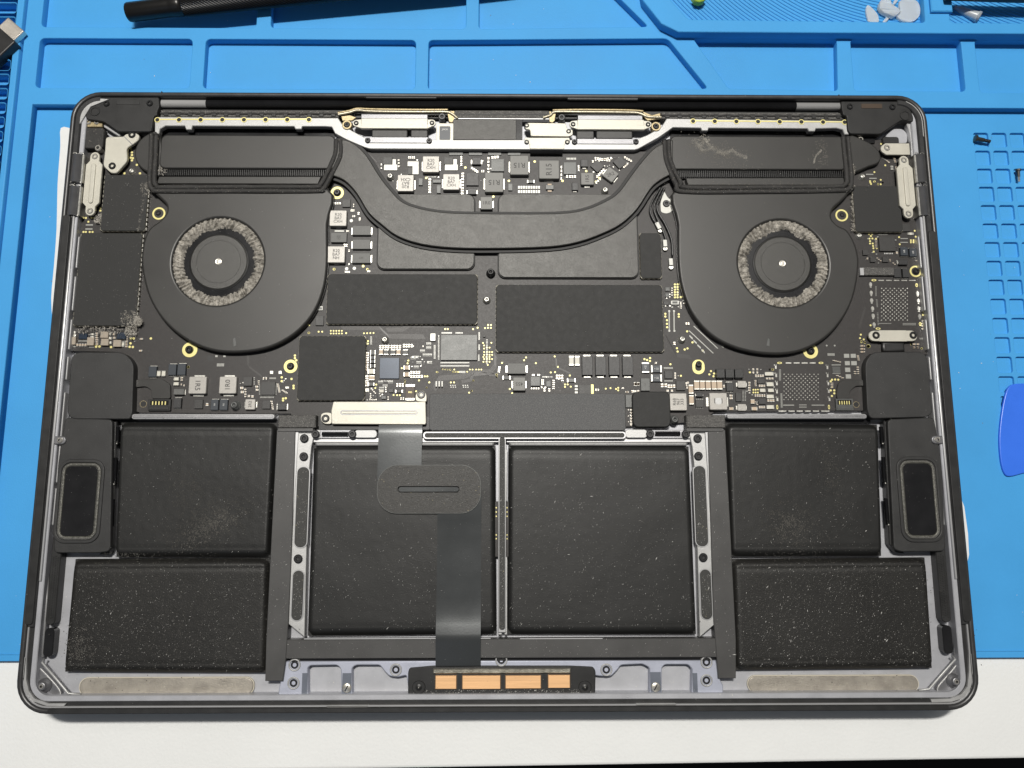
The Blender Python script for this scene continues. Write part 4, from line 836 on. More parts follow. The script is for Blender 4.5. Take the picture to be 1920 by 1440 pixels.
    part('heat_sink_fins', fs_, lap, stuff=True)
    q = MB(fan_m); q.prism(UP(a[6], 13.8), 11.5, 13.8, .2); part('duct_lip', q, lap)
    # foam gasket, two ridges
    fm = MB(foam_b)
    for off in (0, 1):
        pts = [U(x, y, 14.6) for x, y in foam[off]]
        pts = smooth(pts, 6); P3 = [(x, y, 14.2+.15*noise.noise((x*.5, y*.5, off))) for x, y in pts]
        fm.tube(P3, [1.05+.16*noise.noise((x*1.3, y*1.3, 9)) for x, y, z in P3], 8)
    part('foam_gasket', fm, lap)
lo_ = [(613, 352), (613.5, 420), (613.5, 497), (605, 548), (585, 592), (551, 628), (505, 652), (450, 661), (395, 657), (345, 635), (305, 600), (278, 555), (265, 500), (267, 460), (278, 430), (300, 412), (311, 398), (311, 384), (300, 372), (288, 360), (286, 346), (450, 345)]
fan(lo_, (408.5, 489.5), 17.9,
    (300, 253, 628, 316, 312, 330, [(298, 331), (602, 331), (596, 345), (294, 344)]),
    ([(293, 252), (291, 300), (289, 335), (293, 348), (310, 351), (450, 350), (585, 350), (600, 346), (612, 325), (628, 290), (630, 262)],
     [(284, 250), (282, 300), (280, 340), (286, 355), (305, 358), (450, 358), (590, 358), (606, 353), (620, 330), (638, 292), (638, 262)]), 0,
    [(300, 250), (275, 252), (258, 268), (252, 288), (258, 308), (275, 322), (300, 328)], None)
ro_ = [(1270, 352), (1271, 420), (1272, 497), (1281, 548), (1300, 592), (1335, 630), (1380, 653), (1436, 664), (1492, 661), (1540, 640), (1575, 606), (1600, 560), (1611, 500), (1606, 462), (1590, 432), (1572, 422), (1560, 408), (1563, 392), (1578, 378), (1592, 362), (1593, 348), (1430, 346)]
fan(ro_, (1469, 493), 17.9,
    (1257, 255, 1586, 318, 314, 333, [(1286, 334), (1582, 333), (1586, 347), (1290, 347)]),
    ([(1254, 262), (1257, 300), (1276, 340), (1290, 351), (1430, 351), (1560, 350), (1585, 346), (1588, 330), (1584, 290), (1581, 256)],
     [(1246, 262), (1249, 300), (1268, 345), (1284, 359), (1430, 359), (1565, 357), (1592, 353), (1597, 335), (1593, 290), (1590, 256)]), 1,
    [(1590, 256), (1620, 262), (1642, 275), (1652, 292), (1648, 305), (1630, 312), (1595, 320)], None)
for pts in ([(437, 635), (441, 633), (443, 648), (438, 650)], [(1440, 634), (1443, 636), (1443, 649), (1437, 648)]):
    part('fan_vent_notch', MB(chip_g).prism(UP(pts, 14.3), 14.1, 14.3, .05), lap)

# ------------------------------------------------------------------ display connectors at the rear
def steel_bar(px0, py0, px1, py1, z, name='connector_cover', mt=steel, ears=None, lip=.45):
    a = RW(px0, py0, px1, py1, z); q = MB(mt, alu_mid); h = a[3]-a[1]
    q.box(a[0], a[1], a[2], a[3], z-1.2, z, .2); q.box(a[0], a[1]+.15, a[2], a[1]+h*.42, z-.1, z+.05, .05, 0)
    if ears:
        for (ex, ey, er) in ears:
            c = U(ex, ey, z-.5); hx = a[0]+.3 if c[0] < (a[0]+a[2])/2 else a[2]-.3
            q.prism([(hx, a[1]+.2), (hx, a[3]-.2)] + [(c[0]+er*math.cos(t), c[1]+er*math.sin(t)) for t in [(PI/2+PI*k/10) if c[0] < hx else (PI/2-PI*k/10) for k in range(11)]], z-1.2, z-.4, .1)
    o = part(name, q, lap)
    if ears:
        for (ex, ey, er) in ears:
            x, y = U(ex, ey, z-.4); inst('screw', ME['blk'], o, x, y, z-.8, 0, 1.0)
    return o
steel_bar(677, 222, 802, 241, 13.9, ears=((668, 231, 1.5), (810, 230.5, 1.5)))
steel_bar(1083, 224, 1208, 243, 13.9, ears=((1074.5, 233, 1.5), (1215, 233.5, 1.5)))
part('connector_body', MB(alu_mid).box(*RW(677, 214, 802, 223, 13.3), 12, 13.3, .2), lap); part('connector_body', MB(alu_mid).box(*RW(1083, 216, 1205, 225, 13.3), 12, 13.3, .2), lap)
for a in ((697, 243, 764, 258), (770, 243, 802, 258), (1081, 245, 1114, 260), (1118, 245, 1186, 260)):
    q = MB(chip_m); q.box(*RW(*a, 12.8), 11.5, 12.8, .4, segs=2); part('flex_tail', q, lap)
for a, scs in (((692, 257, 803, 268), ((690, 264.5), (805, 265.5))), ((1082, 260, 1188, 270), ((1077, 267.5), (1192, 267)))):
    q = MB(alu_mid); q.box(*RW(*a, 13.9), 13.3, 13.9, .15); o = part('clamp_plate', q, lap)
    for s_ in scs: screw('blk', s_[0], s_[1], 13.3, lap, 1.15)
for px, py in ((650.5, 234), (1230, 237)):
    x, y = U(px, py, 14); q = MB(gold_dk, gold); q.plate(circ(0, 0, 2.0), [circ(0, 0, 1.2)], -2.5, 0, .15); inst('brass_bushing', mesh('bush', q), lap, x, y, 14.1); inst('screw', ME['blk'], lap, x, y, 13.2, 0, 1.2)
screw('blkL', 829, 220, 12.6); screw('blkL', 1053, 221.5, 12.6)
# coiled bronze cables along the rear
def coil(pts, z, r, name='coax_bundle', mt=wire_m):
    P = smooth(UP(pts, z), 24); q = MB(mt)
    Q = []
    r *= .72; q.tube([(x, y, z) for x, y in P], [r*(1+.10*(i % 2)) for i in range(len(P))], 8); part(name, q, lap)
coil([(634, 215), (655, 211), (670, 207), (700, 209), (780, 210), (835, 210), (848, 214), (858, 222)], 13.6, .75)
coil([(634, 212), (655, 208), (670, 204), (700, 205), (780, 206), (840, 206)], 13.0, .7, mt=gold_dk)
coil([(1018, 221), (1032, 216), (1042, 210), (1090, 210), (1180, 211), (1200, 213), (1215, 219), (1240, 220)], 13.6, .75)
coil([(1036, 207), (1090, 206), (1180, 207), (1206, 209)], 13.0, .7, mt=gold_dk)
for pts in ([(838, 208), (852, 208), (852, 222), (848, 230), (842, 228), (840, 218)], [(1030, 208), (1042, 212), (1040, 226), (1036, 230), (1030, 228)], [(1206, 209), (1222, 216), (1238, 212), (1238, 222), (1214, 226), (1206, 218)], [(640, 218), (656, 216), (668, 220), (660, 226), (642, 226)]):
    part('bronze_tape', MB(gold_dk).prism(UP(pts, 13.4), 12.6, 13.4, .1), lap)
q = MB(felt_m, rail_m); q.box(*RW(853, 207, 1028, 222, 13.2), 11, 13.2, .2); q.box(*RW(850, 221.5, 1031, 223.5, 13.3), 11, 13.3, .1, 1); part('hinge_flex_cover', q, lap)
part('hinge_flex_seam', MB(black_g).box(*RW(853, 214, 1026, 215.5, 13.22), 13, 13.26), lap)
q = MB(steel, chip_m); q.plate(rect(*RW(818, 231, 850, 264, 13.5), .3), [rect(*RW(824.5, 237, 844, 262, 13.5), .3)], 12.5, 13.5, .1); part('label_frame', q, lap)
q = MB(cap_bl, ink_w); a = RW(824.5, 237, 844, 262, 13.4); q.box(*a, 12.5, 13.4); q.text('J4636', (a[0]+a[2])/2, a[3]-1.3, 13.42, 1.1, 0, ink_w); part('serial_label', q, lap)
q = MB(plate_m); q.box(*RW(849, 224, 968, 262, 13.4), 12, 13.4, .15); part('touch_bar_cover', q, lap)
part('touch_bar_gap', MB(black_g).box(*RW(968, 225, 979, 262, 13.2), 12, 13.2), lap)
q = MB(steel); a = fillet(UP([(984, 231), (992, 230), (1060, 231), (1062, 236), (1062, 241), (1074, 243), (1074, 253), (1066, 256), (995, 255), (994, 243), (985, 242)], 13.9), .7); q.prism(a, 12.8, 13.9, .15); part('connector_cover', q, lap); screw('blk', 987.5, 236.5, 13.3); screw('blk', 1066, 247.5, 13.3)
q = MB(steel); a = fillet(UP([(984, 258), (1068, 258), (1069, 268), (1058, 270), (1058, 279.5), (993, 279), (993, 270), (984, 266)], 13.8), .6); q.prism(a, 12.8, 13.8, .15); part('connector_cover', q, lap); screw('blk', 987.5, 267.5, 13.3); screw('blk', 1063.5, 267.5, 13.3)
x0, y_ = U(994, 285, 12.6); x1, _ = U(1055, 285, 12.6); part('flex_roll', MB(black_g).tube([(x0, y_, 12.2), (x1, y_, 12.2)], .95, 16), lap)
for a in ((842, 281, 868, 291), (879, 281, 904, 291), (915, 281, 940, 291), (952, 281, 976, 291)): part('flex_tab', MB(chip_g).box(*RW(*a, 11.5), 10.5, 11.4, .1), lap)

# ------------------------------------------------------------------ hinge covers, side ports, brackets
q = MB(blk); q.prism(fillet(UP([M_.p(*p) for p in ((375, 130), (1070, 130), (1075, 240), (1050, 300), (1050, 340), (1012, 350), (1005, 400), (985, 515), (960, 525), (610, 525), (440, 410), (265, 385), (240, 360), (250, 270), (300, 190))], 14.6), .8), 11, 14.6, .4, segs=2); hc = part('hinge_corner_cover', q, lap)
q = MB(black_r); a = RW(218, 187, 262, 196, 14.7); q.box(*a, 14.5, 14.72, .05); part('cover_slot', q, hc)
for px, py in ((201, 195.5), (282, 195)): screw('blk', px, py, 14.2, hc, 1.25)
q = MB(socket_m, blk); x, y = U(178, 208.5, 14.6); q.prism(circ(x, y, 1.35), 14.58, 14.62); q.plate(circ(x, y, 2.1), [circ(x, y, 1.35)], 14.5, 14.85, .1, 1); part('cover_hole', q, hc)
q = MB(blk); q.prism(fillet(UP([R_.p(*p) for p in ((290, 155), (1215, 155), (1345, 290), (1385, 400), (1380, 470), (1200, 450), (890, 655), (440, 650), (400, 600), (378, 380), (330, 370), (310, 300))], 14.6), .8), 11, 14.6, .4, segs=2); hc = part('hinge_corner_cover', q, lap)
q = MB(fuse_m); q.box(*RW(1615, 194.5, 1654, 203, 14.7), 14.5, 14.75, .05); part('cover_slot', q, hc)
for px, py in ((1592.5, 201), (1672, 202)): screw('blk', px, py, 14.2, hc, 1.25)
q = MB(socket_m, blk); x, y = U(1697, 216.5, 14.6); q.prism(circ(x, y, 1.5), 14.58, 14.62); q.plate(circ(x, y, 2.2), [circ(x, y, 1.5)], 14.5, 14.85, .1, 1); part('cover_hole', q, hc)
q = MB(gold_dk); q.box(*RW(161, 224, 192, 238, 13.2), 12, 13.2, .2); part('spring_contact', q, lap); screw('sil', 167.5, 230, 12.8); screw('sil', 182.5, 230, 12.8); screw('sil', 168, 222, 12.5, None, .7)
q = MB(foam_b); q.box(*RW(146, 239, 194, 278, 13.8), 11, 13.8, .4, r=1.3, segs=2); part('foam_block', q, lap)
screw('sil', 186, 279, 12.8, None, 1.3)
br = fillet(UP([M_.p(*p) for p in ((470, 580), (670, 575), (690, 550), (745, 540), (800, 532), (848, 560), (842, 612), (768, 668), (705, 705), (714, 850), (590, 990), (525, 985), (440, 905), (460, 740))], 13.9), 1.3)
q = MB(steel); q.prism(br, 12.6, 13.9, .2); part('steel_bracket', q, lap); screw('blkL', 248.5, 253.5, 13.5, None, .95); screw('blkL', 211.5, 312, 13.5, None, .95)
part('bracket_fold', MB(alu_mid).prism(UP([M_.p(*p) for p in ((668, 575), (675, 570), (775, 665), (765, 670))], 13.95), 13.8, 13.95), lap)
q = MB(rail_m); q.prism(UP([M_.p(*p) for p in ((440, 430), (480, 420), (640, 555), (620, 575), (450, 470))], 12.5), 11, 12.5, .2); part('antenna_arm', q, lap)
def port_plate(cx, ya, yb_, rot=0):
    z = 14.0; x, _ = U(*cx, z); y1 = U(cx[0], ya, z)[1]; y0 = U(cx[0], yb_, z)[1]; ym = (y0+y1)/2
    e = 1.9; w_ = 3.3; bt = y1-3.8; bb = y0+3.8
    P = [(-e, bt-y0), (-w_, bt-1.6-y0)] + [(-w_, bb+1.6-y0), (-e, bb-y0)] + [(-e*math.cos(t), 1.9-1.9*math.sin(t)) for t in [PI*k/8 for k in range(9)]] + [(e, bb-y0), (w_, bb+1.6-y0), (w_, bt-1.6-y0), (e, bt-y0)] + [(e*math.cos(t), (y1-y0-1.9)+1.9*math.sin(t)) for t in [PI*k/8 for k in range(9)]]
    q = MB(steel); q.prism([(x+a, y0+b_) for a, b_ in P], z-1, z, .15); q.box(x-.95, bb+1.2, x+.95, bt-1.2, z-.05, z+.5, .3, r=.9, segs=2)
    o = part('port_cover_plate', q, lap)
    inst('screw', ME['silL'], o, x, y1-1.9, z-.55, 0, .9); inst('screw', ME['silL'], o, x, y0+1.9, z-.55, 0, .9)
port_plate((173.5, 342), 285, 404); port_plate((1699, 347), 292, 409)
for sx, pxs in ((-1, (127, 156)), (1, (1716, 1741))):
    for ya, yb_ in ((290, 342), (350, 404)):
        z = 15.1; ym = (ya+yb_)/2; off = 0 if sx < 0 else 0
        k = (ym-345)*(-.09 if sx < 0 else .09)
        a = RW(pxs[0]+k+2, ya, pxs[1]+k-2, yb_, z)
        q = MB(alu_mid, chrome); xm = (a[0]+a[2])/2; q.tube([(xm, a[1], z-1.0), (xm, a[3], z-1.0)], (a[2]-a[0])/2*.8, 20); q.box(a[2]-1.0 if sx < 0 else a[0], a[1], a[2] if sx < 0 else a[0]+1.0, a[3], 11, z, .2, 1); pe = part('usb_port', q, lap)
        for yy in (a[1]-.2, a[3]+.2):        # little sprung fingers
            c = MB(chrome)
            for kx in (-1, 1):
                c.tube([(xm+kx*1.2+.9*math.cos(t), yy+.55*math.sin(t), z-.2+.4*math.sin(t*.5)) for t in [-.6+3.6*i/10 for i in range(11)]], .17, 5)
            part('spring_finger', c, pe)
q = MB(steel); z = 13.8; a = RW(1652, 268.5, 1706, 290, z); q.box(a[0], a[1], a[2], a[3], z-.8, z, .15, r=0)
q = MB(steel); q.prism([(a[2], a[1]), (a[2], a[3]), (a[0]+2, a[3])] + [(a[0]+2 - 2.1*math.sin(t), (a[1]+a[3])/2 + 2.1*math.cos(t)) for t in [PI*k/8 for k in range(1, 8)]] + [(a[0]+2, a[1])], z-.8, z, .15); part('steel_clip', q, lap); screw('silL', 1662, 278, 13.3, None, .95)
q = MB(alu); q.prism(fillet(UP([R_.p(*p) for p in ((1080, 570), (1220, 570), (1290, 640), (1290, 790), (960, 790), (960, 680))], 11.4), 1.2), 9, 11.4, .2); part('corner_casting', q, lap)
q = MB(black_r); q.box(*RW(1655, 256, 1686, 270, 12.2), 11, 12.2, .3, r=1); part('rubber_plug', q, lap)
q = MB(rail_m); q.prism(smooth(UP([R_.p(*p) for p in ((1280, 500), (1330, 470), (1345, 560), (1370, 780), (1395, 900), (1370, 990), (1345, 960), (1340, 800), (1310, 600))], 13.2), 3, True), 11, 13.2, .15); part('antenna_arm', q, lap)
q = MB(black_g); q.box(*RW(1592, 252, 1640, 268, 11.8), 11, 11.8); part('antenna_cavity', q, lap); screw('sil', 1612, 263, 12.0, None, 1.2)
# bright inner slats down both sides
for sx, xp in ((-1, 128.5), (1, 1752)):
    for ya, yb_ in ((442, 502), (517, 582), (598, 655), (668, 712), (735, 820), (835, 905), (915, 985)):
        yy = U(xp, ya, 14)[1], U(xp, yb_, 14)[1]
        x0 = sx*(W/2-6.45); x1 = sx*(W/2-7.2)
        q = MB(rail_m); q.box(x0, yy[1], x1, yy[0], 10, 13.6, .35, r=.3, segs=2); part('side_slat', q, lap)
for sx, px, py in ((-1, 115, 826), (1, 1755, 825)):
    x, y = U(px, py, 14); q = MB(alu_mid, screw_l); q.box(x-3.2 if sx < 0 else x-2.2, y-1.6, x+2.2 if sx < 0 else x+3.2, y+1.6, 12.8, 14.9, .4, r=1.5, segs=2); o = part('side_anchor', q, lap); inst('screw', ME['sil'], o, x, y, 14.5)
# sprung wires for the speakers vents: dark honeycomb side grilles
for sx in (-1, 1):
    ya, yb_ = U(90, 1000, 13)[1], U(90, 1172, 13)[1]
    x0, x1 = sx*(W/2-7.0), sx*(W/2-10.6)
    q = MB(black_r, black_g); q.box(x0, yb_, x1, ya, 9, 13.0, .3, r=1.5)
    for i in range(26):
        for j in range(3):
            q.prism(circ(x0 + (x1-x0)*(.25+.25*j), yb_+2 + i*(ya-yb_-10)/26 + (j % 2)*.6, .36, 6), 13.0, 13.18, .05)
    part('speaker_grille', q, lap)
    yc_, yd = U(90, 1178, 13)[1], U(90, 1232, 13)[1]
    q = MB(black_g); q.box(x0, yd, x1, yc_, 9, 12.8, .3, r=1.5); part('side_pocket', q, lap)
# ------------------------------------------------------------------ speakers
def speaker(P_up, P_lo, mem, sx):
    sp = empty('speaker', 0, 0, 0, lap)
    q = MB(spk_m); q.prism(fillet(UP(P_up, 14.6), 4 , 6), 9, 14.6, .35, segs=2); part('speaker_box', q, sp)
    q = MB(spk_m); q.prism(fillet(UP(P_lo, 14.3), 2.0, 5), 9, 14.3, .4, segs=2); part('speaker_chamber', q, sp)
    a = RW(*mem, 14.5); q = MB(rail_m, black_g, gold_dk)
    o = rect(*a, 4.6, 8); i1 = rect(a[0]+1.3, a[1]+1.3, a[2]-1.3, a[3]-1.3, 3.6, 8); i2 = rect(a[0]+2.7, a[1]+2.7, a[2]-2.7, a[3]-2.7, 2.2, 8)
    f = MB(spk_m); f.plate(o, [i1], 14, 14.75, .3, segs=2); part('membrane_frame', f, sp)
    s2 = MB(rubber_c := mat('clear_surround', (.10, .098, .085), .28, .35, .35, 900, .8, 3500)); s2.plate(i1, [i2], 14, 14.62, .5, segs=3); part('membrane_surround', s2, sp)
    g = MB(black_g); g.box(a[0]+2.75, a[1]+2.75, a[2]-2.75, a[3]-2.75, 14, 14.5, .05, r=2.0); part('membrane', g, sp)
    tk = MB(rail_m); n = 150
    L = i1 + [i1[0]]; per = [0]
    for p, q_ in zip(L, L[1:]): per.append(per[-1] + math.hypot(p[0]-q_[0], p[1]-q_[1]))
    for k in range(n):
        s_ = per[-1]*k/n; j = max(i for i in range(len(per)-1) if per[i] <= s_); t = (s_-per[j])/max(1e-6, per[j+1]-per[j])
        x = L[j][0] + (L[j+1][0]-L[j][0])*t; y = L[j][1] + (L[j+1][1]-L[j][1])*t
        cx, cy = (a[0]+a[2])/2, (a[1]+a[3])/2
        yq = max(a[1]+5, min(a[3]-5, y)); dx, dy = cx+(x-cx)*.3-x, yq-y; l = math.hypot(dx, dy) or 1; dx, dy = dx/l*.8, dy/l*.8
        tk.tube([(x+dx*.1, y+dy*.1, 14.6), (x+dx, y+dy, 14.66)], .055, 3)
    part('surround_ribs', tk, sp, stuff=True)
speaker([(134, 660), (232, 660), (251, 680), (248, 775), (244, 786), (125, 786)], [(122, 782), (211, 786), (207, 1034), (185, 1037), (100, 1037), (108, 870)], (104, 861, 192, 1019), -1)
speaker([(1622, 680), (1635, 660), (1738, 659), (1750, 782), (1632, 785), (1626, 770)], [(1664, 786), (1752, 782), (1766, 870), (1773, 1034), (1690, 1035), (1676, 1030)], (1685, 856, 1765, 1017), 1)
for P in ([(209, 790), (219, 790), (212, 1020), (203, 1040), (185, 1040), (200, 1025)], [(1657, 790), (1666, 790), (1679, 1020), (1697, 1038), (1680, 1036), (1667, 1020)]):
    q = MB(black_r); q.prism(UP(P, 12.5), 9, 12.5, .3); part('speaker_gasket', q, lap)
for pts in ([(221, 800), (220, 832)], [(217, 858), (215, 908)], [(211, 936), (209, 986)], [(1652, 800), (1654, 832)], [(1656, 857), (1659, 906)], [(1661, 934), (1665, 984)]):
    a, b_ = U(*pts[0], 12.8), U(*pts[1], 12.8); q = MB(black_g); q.tube([(a[0], a[1], 12.6), (b_[0], b_[1], 12.6)], .8, 8); part('battery_clip', q, lap); inst('clip_pin', mesh('pin', MB(chrome).lathe(0, 0, [(.35, 0), (.3, .3), (.02, .4)], 8, 0)), lap, b_[0], b_[1], 13.2)
# flexes and connectors for speakers
q = MB(fan_m); q.prism(fillet(UP([O_.p(*p) for p in ((770, 672), (980, 670), (1090, 655), (1195, 720), (1198, 885), (985, 885), (985, 790), (920, 745), (770, 760))], 12.0), 1.0), 11.2, 12.0, .1); part('speaker_flex', q, lap)
q = MB(fan_m); q.prism(fillet(UP([J.p(*p) for p in ((1125, 440), (850, 430), (790, 470), (775, 560), (775, 648), (915, 648), (920, 560), (990, 500), (1125, 500))], 12.0), 1.0), 11.2, 12.0, .1); part('speaker_flex', q, lap)
def conn(f, x0, y0, x1, y1, mt):
    a = RW(*f.r(x0, y0, x1, y1), ZB+1.1); q = MB(mt, gold, black_g); q.box(*a, ZB, ZB+1.1, .1, 0)
    w_ = a[2]-a[0]; h = a[3]-a[1]; q.box(a[0]+.1*w_, a[1]+.48*h, a[2]-.1*w_, a[3]-.12*h, ZB+1.0, ZB+1.13, 0, 2)
    for k in range(5): q.box(a[0]+w_*(.18+.14*k), a[1]+.5*h, a[0]+w_*(.23+.14*k), a[3]-.2*h, ZB+1.1, ZB+1.25, 0, 1)
    q.box(a[0]+.06*w_, a[1]+.1*h, a[2]-.06*w_, a[1]+.34*h, ZB+1.0, ZB+1.3, .1, 0); part('flex_connector', q, board)
conn(O_, 945, 890, 1200, 1020, blk); conn(J, 765, 645, 960, 775, chip_g)
for f, x, y, r_ in ((O_, 893, 945, 1.15), (J, 992, 712, 1.05)):
    xx, yy = U(*f.p(x, y), ZB); q = MB(socket_m, gold_dk); q.prism(circ(xx, yy, r_*1.07), ZB, ZB+.035); q.plate(circ(xx, yy, r_*1.15), [circ(xx, yy, r_*1.05)], ZB, ZB+.04, 0, 1); part('board_hole', q, board)
# sensor bracket right edge
q = MB(steel); a = RW(1629, 619.5, 1720, 640, 13.3); xm0, xm1 = a[0]+2.1, a[2]-2.1
q.prism([(xm1, a[3])] + [(xm0 - 2.1*math.sin(t), (a[1]+a[3])/2 + 2.1*math.cos(t)) for t in [PI*k/8 for k in range(9)]] + [(xm1 + 2.1*math.sin(t), (a[1]+a[3])/2 - 2.1*math.cos(t)) for t in [PI*k/8 for k in range(8)]], 12.3, 13.3, .15)
q.box(xm0+2, a[1]-.02, xm1-2.2, a[3]+.02, 12.5, 13.42, .05); part('steel_bracket', q, lap); screw('blkL', 1641.5, 629, 12.9, None, .95); screw('blkL', 1711, 629, 12.9, None, .95)
q = MB(black_r); q.box(*RW(1655, 641, 1697, 659, 12.6), 11, 12.6, .8, segs=3); part('speaker_flex', q, lap)
q = MB(felt_m, rail_m); q.box(*RW(1615, 501, 1677, 516, 12.3), 11, 12.3, .2); q.box(*RW(1612.5, 502, 1620, 516, 12.32), 11, 12.34, .1, 1); part('fan_flex', q, board)
# antenna cables by the right fan
for pts in ([(1238, 352), (1226, 372), (1219, 390), (1222, 406), (1232, 422)], [(1242, 352), (1231, 374), (1226, 390), (1231, 407), (1243, 432), (1249, 450)], [(1246, 352), (1238, 372), (1232, 386), (1235, 400), (1248, 422), (1259, 450), (1261, 480)]):
    P = smooth(UP(pts, 12.2), 8); q = MB(cable_m); q.tube([(x, y, 12.2) for x, y in P], [.42*(1+.12*math.sin(i*2.1)) for i in range(len(P))], 8); part('antenna_cable', q, lap)
for (x, y), a in (((1234, 423), .45), ((1247, 456), .05), ((1258, 491), .05)):
    xx, yy = U(x, y, 12.4); q = MB(whitepad, chrome); q.prism(rotp(rect(-.85, -1.5, .85, 1.5, .3), 0, 0, a), 0, .8, .15); q.lathe(math.sin(a)*2.0, -math.cos(a)*2.0, [(1.0, -.2), (1.0, .3), (.8, .3), (.8, 0)], 14, 1); inst('antenna_plug', mesh('plug', q), lap, xx, yy, 11.8)

# ------------------------------------------------------------------ battery area
def cell(P, z=13.9, seed=0, mt=batt_m, name='battery_cell', nx=84, ny=66, edge=2.2):
    c = UP(P, z)   # TL TR BR BL
    q = MB(mt); vs = []; fs = []
    for j in range(ny+1):
        for i in range(nx+1):
            u, v = i/nx, j/ny
            u2 = .5-.5*math.cos(PI*u) if False else u
            a = [c[0][k]*(1-u)+c[1][k]*u for k in (0, 1)]; b_ = [c[3][k]*(1-u)+c[2][k]*u for k in (0, 1)]
            x = a[0]*(1-v)+b_[0]*v; y = a[1]*(1-v)+b_[1]*v
            du = min(u, 1-u)*abs(c[1][0]-c[0][0]); dv = min(v, 1-v)*abs(c[0][1]-c[3][1])
            e = min(1, du/1.5); e2 = min(1, dv/2.6)
            if du < 3.2 and dv < 3.2: e = min(e, max(0, (3.2 - math.hypot(3.2-du, 3.2-dv))/1.5))
            h = (1-(1-e)**2)*(1-(1-e2)**2)
            zz = z - 2.6*(1-h) + .10*noise.noise((x*.07, y*.07, seed)) + .035*noise.noise((x*.5, y*.5, seed+3))
            zz -= .25*math.exp(-((dv-3.4)/.7)**2)*(e) * (1 if v < .5 else .5)
            vs.append((x, y, zz))
    for j in range(ny):
        for i in range(nx):
            a = j*(nx+1)+i; fs.append((a, a+nx+1, a+nx+2, a+1))
    q.add(vs, fs, 0, True)
    q.prism([c[3], c[2], c[1], c[0]], 9.5, z-2.5, 0)
    return part(name, q, lap)
cells_px = [([(222, 791), (517, 792), (504, 1046), (212, 1045)], 1, 260), ([(135, 1049), (503, 1047), (497, 1264), (115, 1262)], 2, 1050), ([(586, 834), (929, 834), (931, 1191), (574, 1194)], 3, 900), ([(953, 834), (1294, 836), (1308, 1191), (951, 1191)], 4, 1100), ([(1362, 792), (1650, 795), (1658, 1043), (1371, 1044)], 5, 260), ([(1374, 1049), (1740, 1046), (1754, 1255), (1381, 1259)], 6, 1050)]
fl_ = MB(fleck_m, fleck_d); rf = random.Random(11)
def flecks(P, n, z, smin=.05, smax=.17, clump=True):
    n = int(n*2.0); smin *= .55; smax *= .74
    c = UP(P, z); k = 0
    while k < n:
        u, v = rf.random(), rf.random()
        a = [c[0][i]*(1-u)+c[1][i]*u for i in (0, 1)]; b_ = [c[3][i]*(1-u)+c[2][i]*u for i in (0, 1)]
        x = a[0]*(1-v)+b_[0]*v; y = a[1]*(1-v)+b_[1]*v
        if clump and noise.noise((x*.05, y*.05, 1)) + rf.uniform(-.6, .6) < -.05: 
            if rf.random() < .8: continue
        k += 1
        s_ = rf.uniform(smin, smax)*(2.0 if rf.random() < .04 else 1); t = rf.gauss(.85, .5); L = s_*rf.choice((1, 1.2, 1.8, 3.0))
        dx, dy = L*math.cos(t), L*math.sin(t); nx, ny = -s_*math.sin(t), s_*math.cos(t)
        fl_.add([(x-dx, y-dy, z), (x+nx*.6, y+ny*.6, z), (x+dx, y+dy, z), (x-nx*.6, y-ny*.6, z), (x, y, z+s_)], [(0, 3, 4), (3, 2, 4), (2, 1, 4), (1, 0, 4)], 0 if rf.random() < .45 else 1)
for P, sd, n_ in cells_px:
    cell(P, 13.9, sd, batt_d if sd in (2, 6) else batt_m)
    cx = sum(p[0] for p in P)/4; cy = sum(p[1] for p in P)/4
    flecks([(cx+(x-cx)*.97, cy+(y-cy)*.93) for x, y in P], n_, 13.95)
# frames
FZ = 14.0
for P in ([(519, 806), (554, 806), (548, 1000), (541, 1162), (536, 1235), (530, 1277), (497, 1277), (499, 1200)], [(1327, 806), (1360, 806), (1372, 1040), (1380, 1200), (1380, 1272), (1347, 1272), (1344, 1235), (1338, 1162)]):
    q = MB(frame_m); q.prism(UP(P, FZ), 9, FZ, .2); part('battery_side_frame', q, lap)
    flecks([P[0], P[1], P[4], P[-1]], 90, FZ, clump=False)
q = MB(frame_m); q.box(*RW(530, 1198, 1347, 1234, 13.7), 9, 13.7, .25); part('battery_front_frame', q, lap); flecks([(535, 1198), (1340, 1198), (1340, 1232), (535, 1232)], 160, 13.75, clump=False)
part('frame_lip', MB(rail_m).box(*RW(570, 1196.5, 920, 1198.2, 13.8), 13.4, 13.85), lap); part('frame_lip', MB(rail_m).box(*RW(975, 1196.5, 1130, 1198.2, 13.8), 13.4, 13.85), lap)
part('frame_shadow_gap', MB(black_g).box(*RW(545, 1234, 1340, 1239, 12), 9, 12.0), lap)
